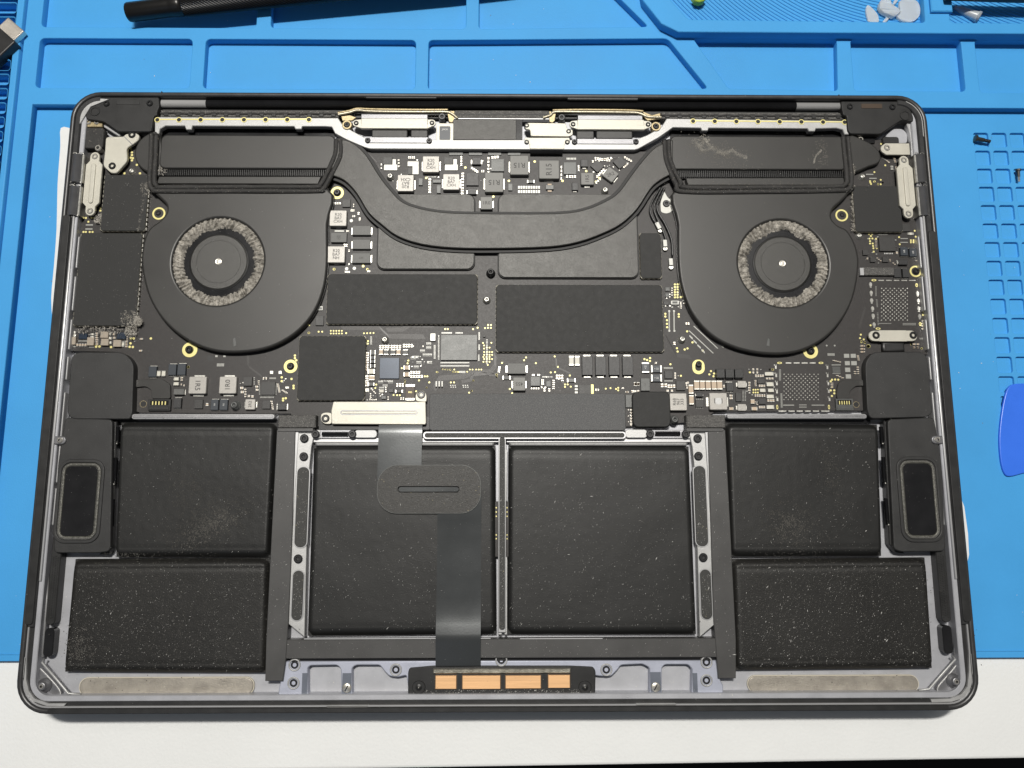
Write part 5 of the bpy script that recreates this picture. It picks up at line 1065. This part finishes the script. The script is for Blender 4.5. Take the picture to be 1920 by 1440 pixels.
# bright alloy flanges with screws
fz = 13.2
for P, scs, slots_ in (([(556, 812), (590, 812), (584, 838), (578, 900), (571, 1195), (541, 1170), (548, 1000), (553, 900)], ((571, 822), (570, 856), (559.5, 1047.5)), ((567, 875, 577, 1027, 14), (555, 1069, 573, 1165, 12))),
                       ([(1292, 812), (1322, 812), (1328, 900), (1334, 1000), (1341, 1170), (1312, 1195), (1304, 900), (1298, 838)], ((1307.5, 822), (1309, 855), (1318, 1045)), ((1302, 873, 1327, 1025, 0), (1311, 1067, 1336, 1162, 0)))):
    q = MB(alu_bright); q.prism(UP(P, fz), 9, fz, .2); fp = part('battery_flange', q, lap)
    for s_ in scs: screw('blkL', s_[0], s_[1], fz+.1, fp, 1.05)
for a in ((553, 874, 579, 1028), (546, 1068, 570, 1165), (1301, 872, 1327, 1026), (1312, 1066, 1336, 1163)):
    b_ = RW(*a, 13.6); sh = -1.2 if a[0] < 900 else 1.2; q = MB(pad_m, rail_m); q.box(b_[0], b_[1], b_[2], b_[3], 12, 13.5, .1, 1, r=2.4, n=8); q.box(b_[0]+.35, b_[1]+.35, b_[2]-.35, b_[3]-.35, 13.4, 13.75, .15, 0, r=2.1, n=8, segs=2); part('adhesive_strip', q, lap)
    flecks([(a[0]+4, a[1]+8), (a[2]-4, a[1]+8), (a[2]-4, a[3]-8), (a[0]+4, a[3]-8)], 60, 13.75, clump=False)
for P in ([(548, 808), (560, 808), (548, 1000), (540, 1168), (536, 1168), (542, 1000)], [(1322, 808), (1330, 808), (1340, 1000), (1346, 1168), (1341, 1168), (1334, 1000)]):
    part('flange_wall', MB(rail_m).prism(UP(P, 13.5), 9, 13.5, .1), lap)
for P in ([(586, 820), (935, 822), (935, 842), (586, 842)], [(950, 822), (1298, 822), (1298, 842), (950, 842)]):
    q = MB(rail_m, alu_bright); a = RW(P[0][0], 821, P[1][0], 829, 11.8); q.box(*a, 9, 11.8, .1, 0); a = RW(P[0][0]+4, 829, P[1][0]-8, 836, 12.9); q.box(a[0], a[1], a[2], a[3], 9, 12.9, .8, 1, r=1.2, n=3, segs=2); part('battery_tray_edge', q, lap)
for P in (((935, 842), (940, 842), (940, 940), (935, 940)), ((944, 842), (951, 842), (950, 940), (944, 940)), ((934, 1044), (941, 1044), (941, 1190), (934, 1190)), ((946, 1044), (951, 1044), (951, 1190), (946, 1190))):
    part('tray_divider_wall', MB(alu_bright).prism(UP(list(P), 13.0), 9, 13.0, .15), lap)
bmsq = MB(pcb, gold); bmsq.box(*RW(928, 940, 954, 1044, 12), 11, 12.0, .1, 0)
for yy in (952, 960, 968, 1003, 1010): bmsq.box(*RW(929.5, yy-1.2, 931.5, yy+1.2, 12.1), 12, 12.1, 0, 1); bmsq.box(*RW(950, yy-1.2, 951.5, yy+1.2, 12.1), 12, 12.1, 0, 1)
part('battery_controller', bmsq, lap)
# speckled T bar
tz = 14.2
q = MB(rail_m); q.box(*RW(793, 809, 1174, 823, tz-.1), 12, tz-.15, .15, r=1.2); q.box(*RW(934.5, 820, 948.5, 1186, tz-.1), 12, tz-.3, .15); tb = part('centre_rib', q, lap)
q = MB(pad_m); q.box(*RW(796, 811.5, 1171, 820.5, tz), tz-.3, tz, .1, r=.9); q.box(*RW(936, 820, 947, 1181, tz), tz-.3, tz-.004, .1, r=.9); part('centre_rib_pad', q, tb)
flecks([(798, 812), (1168, 812), (1168, 820), (798, 820)], 230, tz, .05, .15, False); flecks([(937, 820), (946, 820), (945, 1178), (938, 1178)], 160, tz, .05, .15, False)
for px in (592, 661): screw('phil', px, 814, 13.4)
for px in (1218.5, 1285.5): screw('phil', px, 813.5, 13.4)
for a in ((603, 808, 652, 819), (1229, 807, 1276, 818)):
    q = MB(black_g); b_ = RW(*a, 14); q.box(b_[0], b_[1]+.3, b_[2], b_[3]-.3, 12, 13.6, .3, segs=2); y = (b_[1]+b_[3])/2; q.tube([(b_[0], y, 13.5), (b_[2], y, 13.5)], .5, 8); part('battery_latch', q, lap)
for a in ((664, 806, 707, 821), (1172, 805, 1214, 821)):
    q = MB(alu_bright); q.box(*RW(*a, 13.4), 9, 13.4, .2, r=1.3); part('latch_plate', q, lap)
part('latch_rail', MB(alu_bright).box(*RW(556, 806, 600, 822, 12.9), 9, 12.9, .1), lap); part('latch_rail', MB(alu_bright).box(*RW(1284, 806, 1322, 822, 12.9), 9, 12.9, .1), lap)
part('latch_bed', MB(alu_mid).box(*RW(600, 806, 664, 822, 12.6), 9, 12.6, .1), lap); part('latch_bed', MB(alu_mid).box(*RW(1214, 806, 1285, 822, 12.6), 9, 12.6, .1), lap)
# rails above outer cells
for a in ((246, 776, 515, 786), (1363, 776, 1626, 785)):
    q = MB(rail_m, pad_m); b_ = RW(*a, 14); q.box(*b_, 9, 13.9, .3, 0, r=1.0, segs=2); q.box(b_[0]+.5, b_[1]+.5, b_[2]-.5, b_[3]-.5, 13.5, 14.05, .1, alu_mid, r=.5); part('upper_rail', q, lap); flecks([(a[0]+5, a[1]+2), (a[2]-5, a[1]+2), (a[2]-5, a[3]-2), (a[0]+5, a[3]-2)], 90, 14.05, .04, .12, False)
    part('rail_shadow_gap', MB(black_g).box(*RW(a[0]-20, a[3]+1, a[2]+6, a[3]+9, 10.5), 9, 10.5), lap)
for a in ((521, 778, 592, 806), (1287, 778, 1360, 806)):
    q = MB(felt_m, frame_m); q.box(*RW(a[0], a[1], a[2], a[3]-4, 15), 11, 15.0, .3, 0); q.box(*RW(a[0], a[3]-5, a[2]-5, a[3]+3, 14.2), 11, 14.3, .1, 1); part('fabric_pad', q, lap)
# steel battery-connector bracket and trackpad flex
q = MB(steel); q.prism(fillet(UP([(625, 753), (798, 753), (799, 793), (797, 796), (622, 795), (621, 770)], 14.6), .5), 13.4, 14.6, .2)
q.plate(rect(*RW(638, 769, 783, 778, 14.62), .9), [rect(*RW(640, 771, 781, 776, 14.62), .6)], 14.5, 14.68, .05, alu_mid); q.box(*RW(641, 771.5, 780, 775.5, 14.7), 14.5, 14.75, .1, 0, r=.4)
q.prism(fillet(UP([(779, 752), (779, 740), (786, 732), (794, 732), (800, 740), (800, 754)], 13.8), 1.0), 12.6, 13.8, .15); q.prism(fillet(UP([(602, 776), (610, 773), (622, 774), (622, 795), (608, 795), (601, 788)], 13.8), 1.0), 12.6, 13.8, .15)
o = part('steel_bracket', q, lap); screw('blkL', 790, 740.5, 13.3, o, 1.0); screw('blkL', 611, 785, 13.3, o, 1.0)
part('bracket_bed', MB(blk).box(*RW(598, 780, 806, 806, 12.4), 11, 12.4, .1), lap)
def ribbon(pts_c, wl, zs, mt, name, th=.12):
    q = MB(mt); vs = []; fs = []; n = len(pts_c)
    for (x, y, wdt), z in zip(pts_c, zs): vs += [(x-wdt/2, y, z), (x-wdt*.25, y, z+.06), (x, y, z+.08), (x+wdt*.25, y, z+.05), (x+wdt/2, y, z)]
    for i in range(n-1):
        for k in range(4): fs.append((i*5+k, (i+1)*5+k, (i+1)*5+k+1, i*5+k+1))
    q.add(vs, fs, 0, True)
    q.add([(x, y, z-th) for x, y, z in vs], [f[::-1] for f in fs], 0, True); return part(name, q, lap)
xa_ = U(709, 830, 14.6)[0]; xb_ = U(791, 830, 14.6)[0]; cx = (xa_+xb_)/2; wd = xb_-xa_
ys = [U(750, y, 14.6)[1] for y in (790, 800, 806, 812, 820, 850, 880, 900)]
ribbon([(cx, y, wd) for y in ys], 0, [13.5, 13.9, 14.25, 14.32, 14.36, 14.46, 14.56, 14.6], flex_m, 'trackpad_flex')
xa_ = U(819, 1060, 14.4)[0]; xb_ = U(902, 1060, 14.4)[0]; cx = (xa_+xb_)/2; wd = xb_-xa_
yl = (930, 962, 975, 1000, 1040, 1080, 1120, 1150, 1170, 1188, 1196, 1202, 1225, 1240, 1249)
ribbon([(cx, U(860, y, 14.4)[1], wd) for y in yl], 0, [14.5, 14.45, 14.3, 14.12, 14.08, 14.08, 14.12, 14.3, 14.75, 15.3, 15.42, 15.3, 14.6, 14.3, 13.9], flex_m, 'trackpad_flex')
a = RW(707, 871.5, 902, 963, 14.9); q = MB(foam_m if False else mat('flex_stiffener', (.021, .020, .018), .4, .2, .06, 400, .5, 4500, thr=.73, thr_c=(.5, .42, .25), thr_s=1500)); sl_ = rect(*RW(746, 912, 861, 923, 14.9), .95, 6)
q.plate(rect(*a, 7.6, 12), [sl_], 14.2, 14.85, .12, segs=2); q.plate(rect(*a, 7.6, 12), [rect(a[0]+.25, a[1]+.25, a[2]-.25, a[3]-.25, 7.4, 12)], 14.2, 14.9, .05, chip_g); fp = part('flex_stiffener', q, lap); part('stiffener_slot', MB(flex_m).box(*RW(747, 913, 860, 922, 14.6), 14.3, 14.5, .05, r=.9), fp)
flecks([(725, 880), (885, 880), (885, 955), (725, 955)], 120, 14.87, .05, .15, False)
flecks([(820, 970), (900, 970), (898, 1240), (818, 1240)], 40, 14.45, .05, .1, False)

# ------------------------------------------------------------------ trackpad bay
tz = 12.6
tp = MB(mat('blue_sheen_aluminium', (.41, .43, .51), .42, .3, .06, 120, .25, 6000, thr=.73, thr_c=(.6,.58,.5), thr_s=1500))  # bluish reflected sheen is put into the plate's base colour
hp = [fillet(UP([(577, 1252), (582, 1248), (632, 1247), (639, 1254), (640, 1300), (634, 1308), (584, 1308), (577, 1300)], tz), .8), fillet(UP([(660, 1252), (668, 1247), (712, 1247), (722, 1260), (730, 1268), (745, 1270), (762, 1266), (768, 1308), (668, 1308), (660, 1300)], tz), .8),
      fillet(UP([(1112, 1266), (1126, 1268), (1146, 1268), (1158, 1256), (1164, 1247), (1205, 1245), (1218, 1252), (1218, 1300), (1208, 1306), (1112, 1308)], tz), .8), fillet(UP([(1241, 1252), (1247, 1246), (1290, 1246), (1298, 1254), (1297, 1300), (1290, 1306), (1248, 1307), (1241, 1300)], tz), .8)]
tp.plate(UP([(536, 1240), (1342, 1238), (1348, 1270), (1356, 1285), (1356, 1308), (520, 1311), (524, 1285)], tz), hp, 9, tz, .35, segs=2); part('trackpad_bay_plate', tp, lap)
for k, (a, b_) in enumerate((((641, 1262, 659, 1306)), ((1219, 1260, 1240, 1305)), ((570, 1262, 576, 1306))) if False else ()): pass
step_m = mat('sky_reflection_step', (.15, .165, .20), .4, .4, .08, 100, .2, 5000)  # sky reflection on the steps, painted in as a darker blue
for a in ((641.5, 1262, 658.5, 1307), (1219.5, 1260, 1239.5, 1305), (566, 1262, 576, 1307), (1299, 1262, 1308, 1305)):
    part('bay_step', MB(step_m).box(*RW(*a, tz), tz-.5, tz+.03, 0), lap)
part('front_ledge', MB(alu).box(*RW(130, 1311, 1745, 1322, 13.6), 9, 13.6, .2), lap)
for px, py in ((552, 1247), (550, 1281), (742, 1256), (1137, 1256), (1325, 1242), (1325, 1276), (940, 1238)):
    x, y = U(px, py, tz+.3); q = MB(alu_bright); q.plate(circ(0, 0, 2.25, 28), [circ(0, 0, 1.65, 28)], -.5, .4, .2, segs=2); inst('screw_boss', mesh('boss', q), lap, x, y, tz); inst('screw', ME['blkL'], lap, x, y, tz-.75, random.random()*6, 1.0)
for px, py in ((650, 1290), (1229.5, 1288.5)):
    x, y = U(px, py, tz+.3); q = MB(screw_l, socket_m); q.lathe(0, 0, [(1.75, -.3), (1.7, .3), (1.4, .45), (.02, .45)], 24, 0); q.box(-.22, -1.2, .22, 1.2, .44, .5, 0, 1); inst('adjustment_screw', mesh('adj', q), lap, x, y, tz, -.5)
q = MB(blk); q.prism(fillet(UP([(768, 1252), (812, 1248), (1070, 1248), (1112, 1250), (1117, 1258), (1116, 1300), (1108, 1308), (774, 1309), (765, 1302), (765, 1260)], 12.9), 1.2), 9, 12.9, .3, segs=2); tm_ = part('trackpad_connector', q, lap)
for a in ((816.5, 1267, 855.5, 1292), (867, 1267, 938, 1292), (948, 1267, 1014, 1291), (1028, 1266, 1068.5, 1290)):
    b_ = RW(*a, 13.7); q = MB(copper); q.box(*b_, 12.9, 13.7, .12); part('copper_pad', q, tm_)
    part('pad_gap', MB(fuse_m).box(b_[0]-.35, b_[1]-.2, b_[2]+.35, b_[3]+.2, 12.88, 12.98), tm_)
part('connector_rail', MB(steel_g).box(*RW(812, 1254, 1070, 1263, 14), 12.9, 13.9, .25), tm_)
for px in (785, 1097):
    x, y = U(px, 1289, 13.4); q = MB(blk, screw_l); q.prism(circ(x, y, 2.4, 24), 12.9, 13.3, .2); q.lathe(x, y, [(1.2, 13.3), (1.1, 13.4), (.5, 13.35), (.3, 13.6), (.02, 13.62)], 16, 0); q.prism(circ(x, y, .22, 8), 13.55, 13.66, 0, 1); part('connector_ear', q, tm_)
flecks([(775, 1294), (1108, 1292), (1108, 1309), (775, 1310)], 330, 12.95, .08, .22, False)
# corner screw posts with web
for P, c, wall_ in (([(50, 1276), (66, 1249), (90, 1268), (114, 1299), (96, 1313), (76, 1317), (58, 1308), (51, 1294)], (78, 1287), [(83, 1235), (79, 1242), (128, 1300), (152, 1302)]), ([(1818, 1270), (1801, 1243), (1781, 1262), (1757, 1292), (1776, 1305), (1796, 1307), (1812, 1297), (1818, 1284)], (1793, 1278), [(1786, 1230), (1791, 1236), (1742, 1292), (1722, 1294)])):
    q = MB(alu_mid, alu_bright); ol = smooth(UP(P, 11.6), 4, True); q.prism(ol, 9, 11.6, .3, segs=2); q.tube([(x, y, 11.6) for x, y in ol], .28, 6, alu_bright, closed=True); part('corner_web', q, lap)  # brighter tube along the outline paints in the rim highlight
    W3 = [(x, y, 12.6) for x, y in UP(wall_, 12.6)]; q = MB(alu_bright); q.tube(W3, .45, 8); part('corner_weld', q, lap)
    x, y = U(*c, 14); q = MB(alu_mid, screw_l); q.lathe(0, 0, [(2.6, -3), (2.5, -1.6), (1.5, -1.5), (1.45, -.2), (1.3, 0), (.5, 0), (.4, -.5), (.02, -.5)], 20, 0); inst('corner_screw_post', mesh('cpost', q), lap, x, y, 14.3); inst('screw', ME['sil'], lap, x, y, 13.6, 0, .9)
# long edge walls of the side bays
for P in ([(92, 1030), (88, 1120), (80, 1232)], [(1783, 1030), (1788, 1120), (1791, 1228)]):
    part('bay_wall', MB(rail_m).tube([(x, y, 11.5) for x, y in UP(P, 11.5)], .5, 8), lap)
for a in ((147, 1272, 474, 1304), (1404, 1268, 1724, 1298)):
    b_ = RW(*a, 11); q = MB(bronze); q.box(*b_, 9, 10.4, .3, r=2.9, n=8, segs=2); part('bronze_adhesive_pad', q, lap); part('pad_edge', MB(mat('pale_glue_edge', (.55, .51, .42), .4)).plate(rect(b_[0]-.25, b_[1]-.25, b_[2]+.25, b_[3]+.25, 3.1, 8), [rect(*b_, 2.9, 8)], 9, 10.1), lap)
    flecks([(a[0]+8, a[1]+4), (a[2]-8, a[1]+4), (a[2]-8, a[3]-4), (a[0]+8, a[3]-4)], 60, 10.45, .05, .12, False)
# general dust
flecks([(300, 360), (600, 360), (600, 640), (300, 640)], 60, 14.25, .05, .12, False)
flecks([(150, 440), (258, 440), (250, 610), (142, 610)], 160, 12.8, .04, .1, False); flecks([(194, 330), (276, 330), (272, 432), (192, 432)], 120, 12.8, .04, .1, False); flecks([(613, 514), (893, 514), (893, 606), (613, 606)], 70, 12.6, .03, .08, False); flecks([(932, 536), (1241, 536), (1241, 658), (932, 658)], 60, 12.6, .03, .08, False)
flecks([(200, 340), (620, 352), (620, 360), (280, 362)], 180, 15.1, .05, .14, False); flecks([(1260, 352), (1600, 352), (1600, 360), (1280, 362)], 180, 15.1, .05, .14, False)
flecks([(134, 662), (248, 662), (210, 1030), (105, 1030)], 80, 14.7, .04, .1, False); flecks([(1632, 662), (1740, 662), (1770, 1030), (1680, 1030)], 80, 14.7, .04, .1, False)
flecks([(60, 1240), (1820, 1300), (1820, 1320), (60, 1320)], 150, 14.8, .04, .1, False)
flecks([(130, 620), (260, 615), (262, 640), (134, 655)], 200, 12.2, .05, .14, False)
part('dust_specks', fl_, lap, stuff=True)
# lint tufts
tf = MB(dust_m)
def tuft(px, py, z, r, n, h=1.0):
    x0, y0 = U(px, py, z)
    for i in range(n):
        a = rf.uniform(0, 6.28); q = r*math.sqrt(rf.random()); x, y = x0+q*math.cos(a), y0+q*math.sin(a); zz = z+rf.uniform(0, h)*(1-q/r*.6)
        an = rf.uniform(0, 6.28); L = rf.uniform(.3, 1.1); w_ = .035
        tf.add([(x, y, zz), (x-w_*math.sin(an), y+w_*math.cos(an), zz+.03), (x+L*.5*math.cos(an), y+L*.5*math.sin(an), zz+.15), (x+L*math.cos(an+.5), y+L*math.sin(an+.5), zz+.02)], [(0, 1, 2), (1, 3, 2)], 0)
tuft(259, 603, 12.6, 1.4, 500, 1.6); tuft(243, 598, 12.6, 3.6, 260, .5); tuft(246, 622, 12.2, 2.6, 200, .5); tuft(185, 614, 12.2, 3, 90, .4); tuft(215, 614, 12.2, 3, 90, .4); tuft(160, 613, 12.3, 3, 60, .4)
tuft(304, 318, 13.4, 2.0, 110, .5); tuft(278, 352, 12.8, 3.0, 90, .4); tuft(1592, 318, 13.6, 2.6, 260, .6); tuft(185, 410, 12.4, 1.8, 160, .3); tuft(1320, 262, 14.4, 2.0, 60, .1)
for k in range(16): tuft(274 - k*.9, 345+k*6 if k < 15 else 430, 12.6, .5, 9, .3); tuft(1600, 350+k*5.4, 12.4, .6, 12, .3); tuft(263-k*.5, 445+k*10, 12.5, .5, 10, .3); tuft(140-k*.6, 450+k*10, 11.6, .8, 12, .3)
for k in range(14): tuft(1095-k*23+rf.uniform(-6, 6), 1306+rf.uniform(-2, 2), 12.9, .8, 16, .3)
part('lint_tufts', tf, lap, stuff=True)
# smears of powder on the right heat-sink cover
sm = MB(skin_dust)
for pts, w0 in (([(1302, 263), (1312, 275), (1322, 262), (1330, 272), (1345, 282), (1360, 286), (1372, 282), (1385, 290), (1400, 296)], 1.1), ([(1308, 270), (1318, 282), (1336, 276)], .9), ([(1540, 282), (1530, 293), (1526, 305)], .45), ([(1345, 285), (1358, 290)], .9)):
    P = smooth(UP(pts, 14.4), 6); n = len(P)
    for k in range(n*22):
        i = rf.randrange(n); x, y = P[i]; g = rf.gauss(0, 1)*w0*.55*(1-.6*i/n); h_ = rf.gauss(0, 1)*w0*.45; s_ = rf.uniform(.05, .2)
        sm.add([(x+g-s_, y+h_, 14.38), (x+g, y+h_-s_*.6, 14.38), (x+g+s_, y+h_, 14.38), (x+g, y+h_+s_*.6, 14.42)], [(0, 1, 2), (0, 2, 3)])
def haze_blob(px, py, z, rx, ry, n, a=0, mt=None):
    x0, y0 = U(px, py, z)
    for k in range(n):
        g, h_ = rf.gauss(0, 1)*rx, rf.gauss(0, 1)*ry; x, y = x0+g*math.cos(a)-h_*math.sin(a), y0+g*math.sin(a)+h_*math.cos(a)
        if noise.noise((x*.30, y*.30, 4)) + rf.uniform(-.6, .6) < -.05: continue
        s_ = rf.uniform(.10, .30); t = rf.uniform(0, 3.1); c, n_ = math.cos(t)*s_, math.sin(t)*s_; z2 = z + rf.uniform(0, .015)
        sm.add([(x-c, y-n_, z2), (x+n_*.7, y-c*.7, z2), (x+c, y+n_, z2), (x-n_*.7, y+c*.7, z2)], [(0, 1, 2), (0, 2, 3)], mt or film)
film = mat('thin_dust_film', (.056, .054, .050), .9, 0, .1, 400, spec=.25); film2 = mat('dust_film', (.088, .084, .077), .9, 0, .1, 400, spec=.25); film3 = mat('vent_dust_film', (.125, .118, .105), .9, 0, .1, 400, spec=.25)
haze_blob(385, 975, 14.02, 10, 6, 2600, .5); haze_blob(400, 985, 14.04, 6, 2.2, 1500, .5, film2); haze_blob(350, 915, 14.02, 4, 4, 900); haze_blob(240, 1035, 13.5, 4, 1, 300); haze_blob(150, 1215, 14.04, 2.6, 3.4, 700, 0, film2)
haze_blob(1480, 985, 14.02, 8, 6, 2400, -.3); haze_blob(1480, 985, 14.04, 4, 3, 700, -.3, film2); haze_blob(1555, 885, 14.02, 2.5, 7, 1000, .2); haze_blob(300, 1180, 14.0, 18, 8, 900); haze_blob(1560, 1150, 14.0, 20, 10, 1200)
haze_blob(1350, 288, 14.38, 7, 2.4, 900, -.3, film3); haze_blob(1540, 292, 14.38, 2, 3.5, 260, 0, film3); haze_blob(1400, 347, 13.9, 22, .8, 300, 0, film3)
part('powder_smear', sm, lap, stuff=True)

# ================================================================== THINGS AROUND
# screwdriver
sd = empty('screwdriver', *U(242, 24, 9), 9)
tag(sd, 'black screwdriver with knurled grip lying across the top edge of the blue mat', 'screwdriver')
sd.location = (0, 0, 0)
a3 = Vector((*U(239, 24, 8), 8.2)); dirv = Vector((*U(860, -50, 9), 10.5)) - a3; dirv.normalize()
def seg(name, t0, t1, prof, mt, n=28, knurl=False):
    q = MB(mt); u = dirv.cross(Vector((0, 0, 1))).normalized(); v = dirv.cross(u); vs = []; fs = []
    for k, (t, r) in enumerate(prof):
        for i in range(n):
            a = 2*PI*i/n; rr_ = r
            if knurl: rr_ = r + (.22 if (i + k) % 2 else -.12)
            p = a3 + dirv*t + u*rr_*math.cos(a) + v*rr_*math.sin(a); vs.append(tuple(p))
    for k in range(len(prof)-1):
        for i in range(n):
            j = (i+1) % n; fs.append((k*n+i, k*n+j, (k+1)*n+j, (k+1)*n+i))
    q.add(vs, fs, 0, not knurl)
    q.f.append(tuple(range(n))); q.m.append(0); q.smooth.append(False); q.f.append(tuple(range((len(prof)-1)*n, len(prof)*n))); q.m.append(0); q.smooth.append(False)
    part(name, q, sd)
seg('cap', 0, 0, [(0, 3.2), (.3, 3.7), (1.0, 3.95), (18, 3.95), (19, 4.05), (20, 4.25), (22, 4.3), (24, 4.1)], mat('satin_black_metal', (.03, .029, .028), .32, .7, .1, 200))
seg('grip', 0, 0, [(24+.75*k, 4.25+2.6*min(1, k/150)) for k in range(190)], mat('knurled_black_metal', (.035, .035, .036), .3, .7, .1, 200), 56, True)
# usb plug
up_ = empty('usb_cable_plug', 0, 0, 0); tag(up_, 'black cable plug with bare metal connector tip at the left edge', 'cable plug')
zt = 7.2; c0, c1, c2 = Vector(U(15, 32, zt)), Vector(U(45, 58, zt)), Vector(U(28, 76, zt))
ax = (c1-c0); wv = ax.length; ax.normalize(); dn = Vector((-ax.y, ax.x)); dn = dn if (c2-c1).dot(dn) > 0 else -dn
mid = (c0+c1)/2
def obox(name, mt, o, half, l0, l1, z0, z1, b, r=0):
    q = MB(mt); P = [(o.x+ax.x*u+dn.x*l, o.y+ax.y*u+dn.y*l) for u, l in rect(-half, l0, half, l1, r)]; q.prism(P, z0, z1, b, segs=3, bottom=True); return part(name, q, up_)
obox('metal_tip', usb_m, mid, wv/2, 0, 6.2, 4.8, 7.3, .5, .3); obox('plug_body', black_r, mid, wv/2+2.1, 5.8, 36, 3.9, 8.6, .6, .8)
obox('tip_opening', socket_m, mid, wv/2-.5, -.03, .2, 5.3, 6.9, 0)
# loose screws in the wells
def loose_screw(hx, hy, tx, ty, z, r, label):
    a = Vector((*U(hx, hy, z), z)); b_ = Vector((*U(tx, ty, z), z-.2)); d = (b_-a); L = d.length; d.normalize(); u = d.cross(Vector((0, 0, 1))).normalized(); v = d.cross(u); n = 16
    e = empty('loose_screw', a.x, a.y, 0); tag(e, label, 'screw'); e.location = (0, 0, 0)
    def rev(name, prof, mt):
        q = MB(mt); vs = []; fs = []
        for t, rr_ in prof:
            for i in range(n):
                an = 2*PI*i/n; vs.append(tuple(a + d*t + u*rr_*math.cos(an) + v*rr_*math.sin(an)))
        for k in range(len(prof)-1):
            for i in range(n):
                j = (i+1) % n; fs.append((k*n+i, k*n+j, (k+1)*n+j, (k+1)*n+i))
        q.add(vs, fs, 0, False); q.f.append(tuple(range(n))); q.m.append(0); q.smooth.append(False); q.f.append(tuple(range((len(prof)-1)*n, len(prof)*n))); q.m.append(0); q.smooth.append(False); part(name, q, e)
    rev('head', [(0, r*.5), (.15, r), (.9, r), (1.0, r*.6)], lead_m)
    pr = [(.9, r*.58), (L*.6, r*.58)]; 
    rev('shank', pr, lead_m)
    th = []; k = L*.6
    while k < L: th += [(k, r*.38), (k+.18, r*.5)]; k += .36
    rev('thread', th, screw_l if r < 1.2 else screw_m)
loose_screw(1827, 259, 1857, 265, 1.1, 1.5, 'long black shouldered screw lying across the top left screw well')
loose_screw(1909, 317, 1911, 340, .9, 1.1, 'small screw with bright thread standing its head up near the right edge')
# blue opening pick
q = MB(pick_m); q.prism(UP(smooth([(1912, 719), (1893, 724), (1884, 745), (1877, 785), (1874, 825), (1877, 865), (1884, 888), (1895, 893), (1920, 887), (1985, 870), (2010, 800), (1985, 740), (1940, 722)], 4, True), 1.0), .05, 1.0, .3, segs=3, bottom=True)
tag(part('opening_pick', q), 'dark blue rounded plastic opening pick at the right edge of the mat', 'pry tool')
# plastic bits in the tray
def bit(pts, z0, z1, label, cat='plastic scrap', b=.25, name='plastic_scrap', crumple=0):
    q = MB(clear_m); P = UP(pts, z1); q.prism(smooth(P, 3, True), z0, z1, b, segs=2, bottom=True)
    if crumple:
        q.v = [(x, y, z + crumple*noise.noise((x*.7, y*.7, 5))+ (crumple*.5)) for x, y, z in q.v]
    tag(part(name, q), label, cat)
tf0 = RZ+.9
bit([(1627, 9), (1634, 13), (1645, 25), (1648, 34), (1647, 41), (1631, 41), (1626, 30), (1624, 17)], tf0, tf0+1.0, 'cloudy leaf shaped plastic scrap, leftmost in the tray')
bit([(1652, 0), (1668, -2), (1672, 8), (1688, 18), (1687, 24), (1676, 30), (1664, 27), (1654, 22), (1648, 14)], tf0+.1, tf0+2.2, 'crumpled cloudy plastic scrap between the leaf shaped one and the disc', crumple=.8)
bit([(1666, 28), (1670, 30), (1662, 41), (1655, 41)], tf0, tf0+.8, 'tiny sliver of clear plastic below the crumpled scrap')
bit([(1679, -2), (1684, 0), (1678, 8), (1674, 7)], tf0, tf0+.8, 'tiny clear sliver at the top edge above the scraps')
bit([(1687, 2), (1705, -3), (1720, 2), (1726, 15), (1724, 30), (1712, 40), (1700, 41), (1688, 36), (1683, 30), (1688, 20)], tf0, tf0+1.3, 'round cloudy plastic disc with a flat side, in the left tray')
# conical nozzle tip
e = empty('nozzle_tip', 0, 0, 0); tag(e, 'clear tapered plastic nozzle tip lying in the right tray', 'nozzle tip')
p0 = Vector((*U(1790, 13, 5), 4.7)); p1 = Vector((*U(1834, 32, 6), 6.0)); q = MB(clear_m); q.tube([tuple(p0.lerp(p1, t)) for t in (0, .15, .2, .9, 1)], [.7, 1.0, 1.35, 2.1, 2.2], 16); part('cone', q, e)
q = MB(clear_m); q.tube([tuple(p0.lerp(p1, t)) for t in (.93, 1.04)], 2.45, 16); part('collar', q, e)
# things that just enter the frame at the top
q = MB(green_m, gold); P = UP([(1298, -8), (1304, 1), (1312, 3), (1320, 1), (1326, -8)], 9.0); q.prism(P, 6, 9, .6, segs=2)
tag(part('plug_housing', q), 'yellow green plastic end just showing at the top edge', 'plug')
q = MB(black_r); a_, b_ = U(1775, -8, 13), U(1990, -6, 13); q.tube([(a_[0], a_[1]+1, 12.8), ((a_[0]+b_[0])/2, a_[1]+.2, 12.8), (b_[0], b_[1], 12.8)], 2.6, 16)
tag(part('black_cable', q), 'black cable lying along the top right edge above the tray', 'cable')
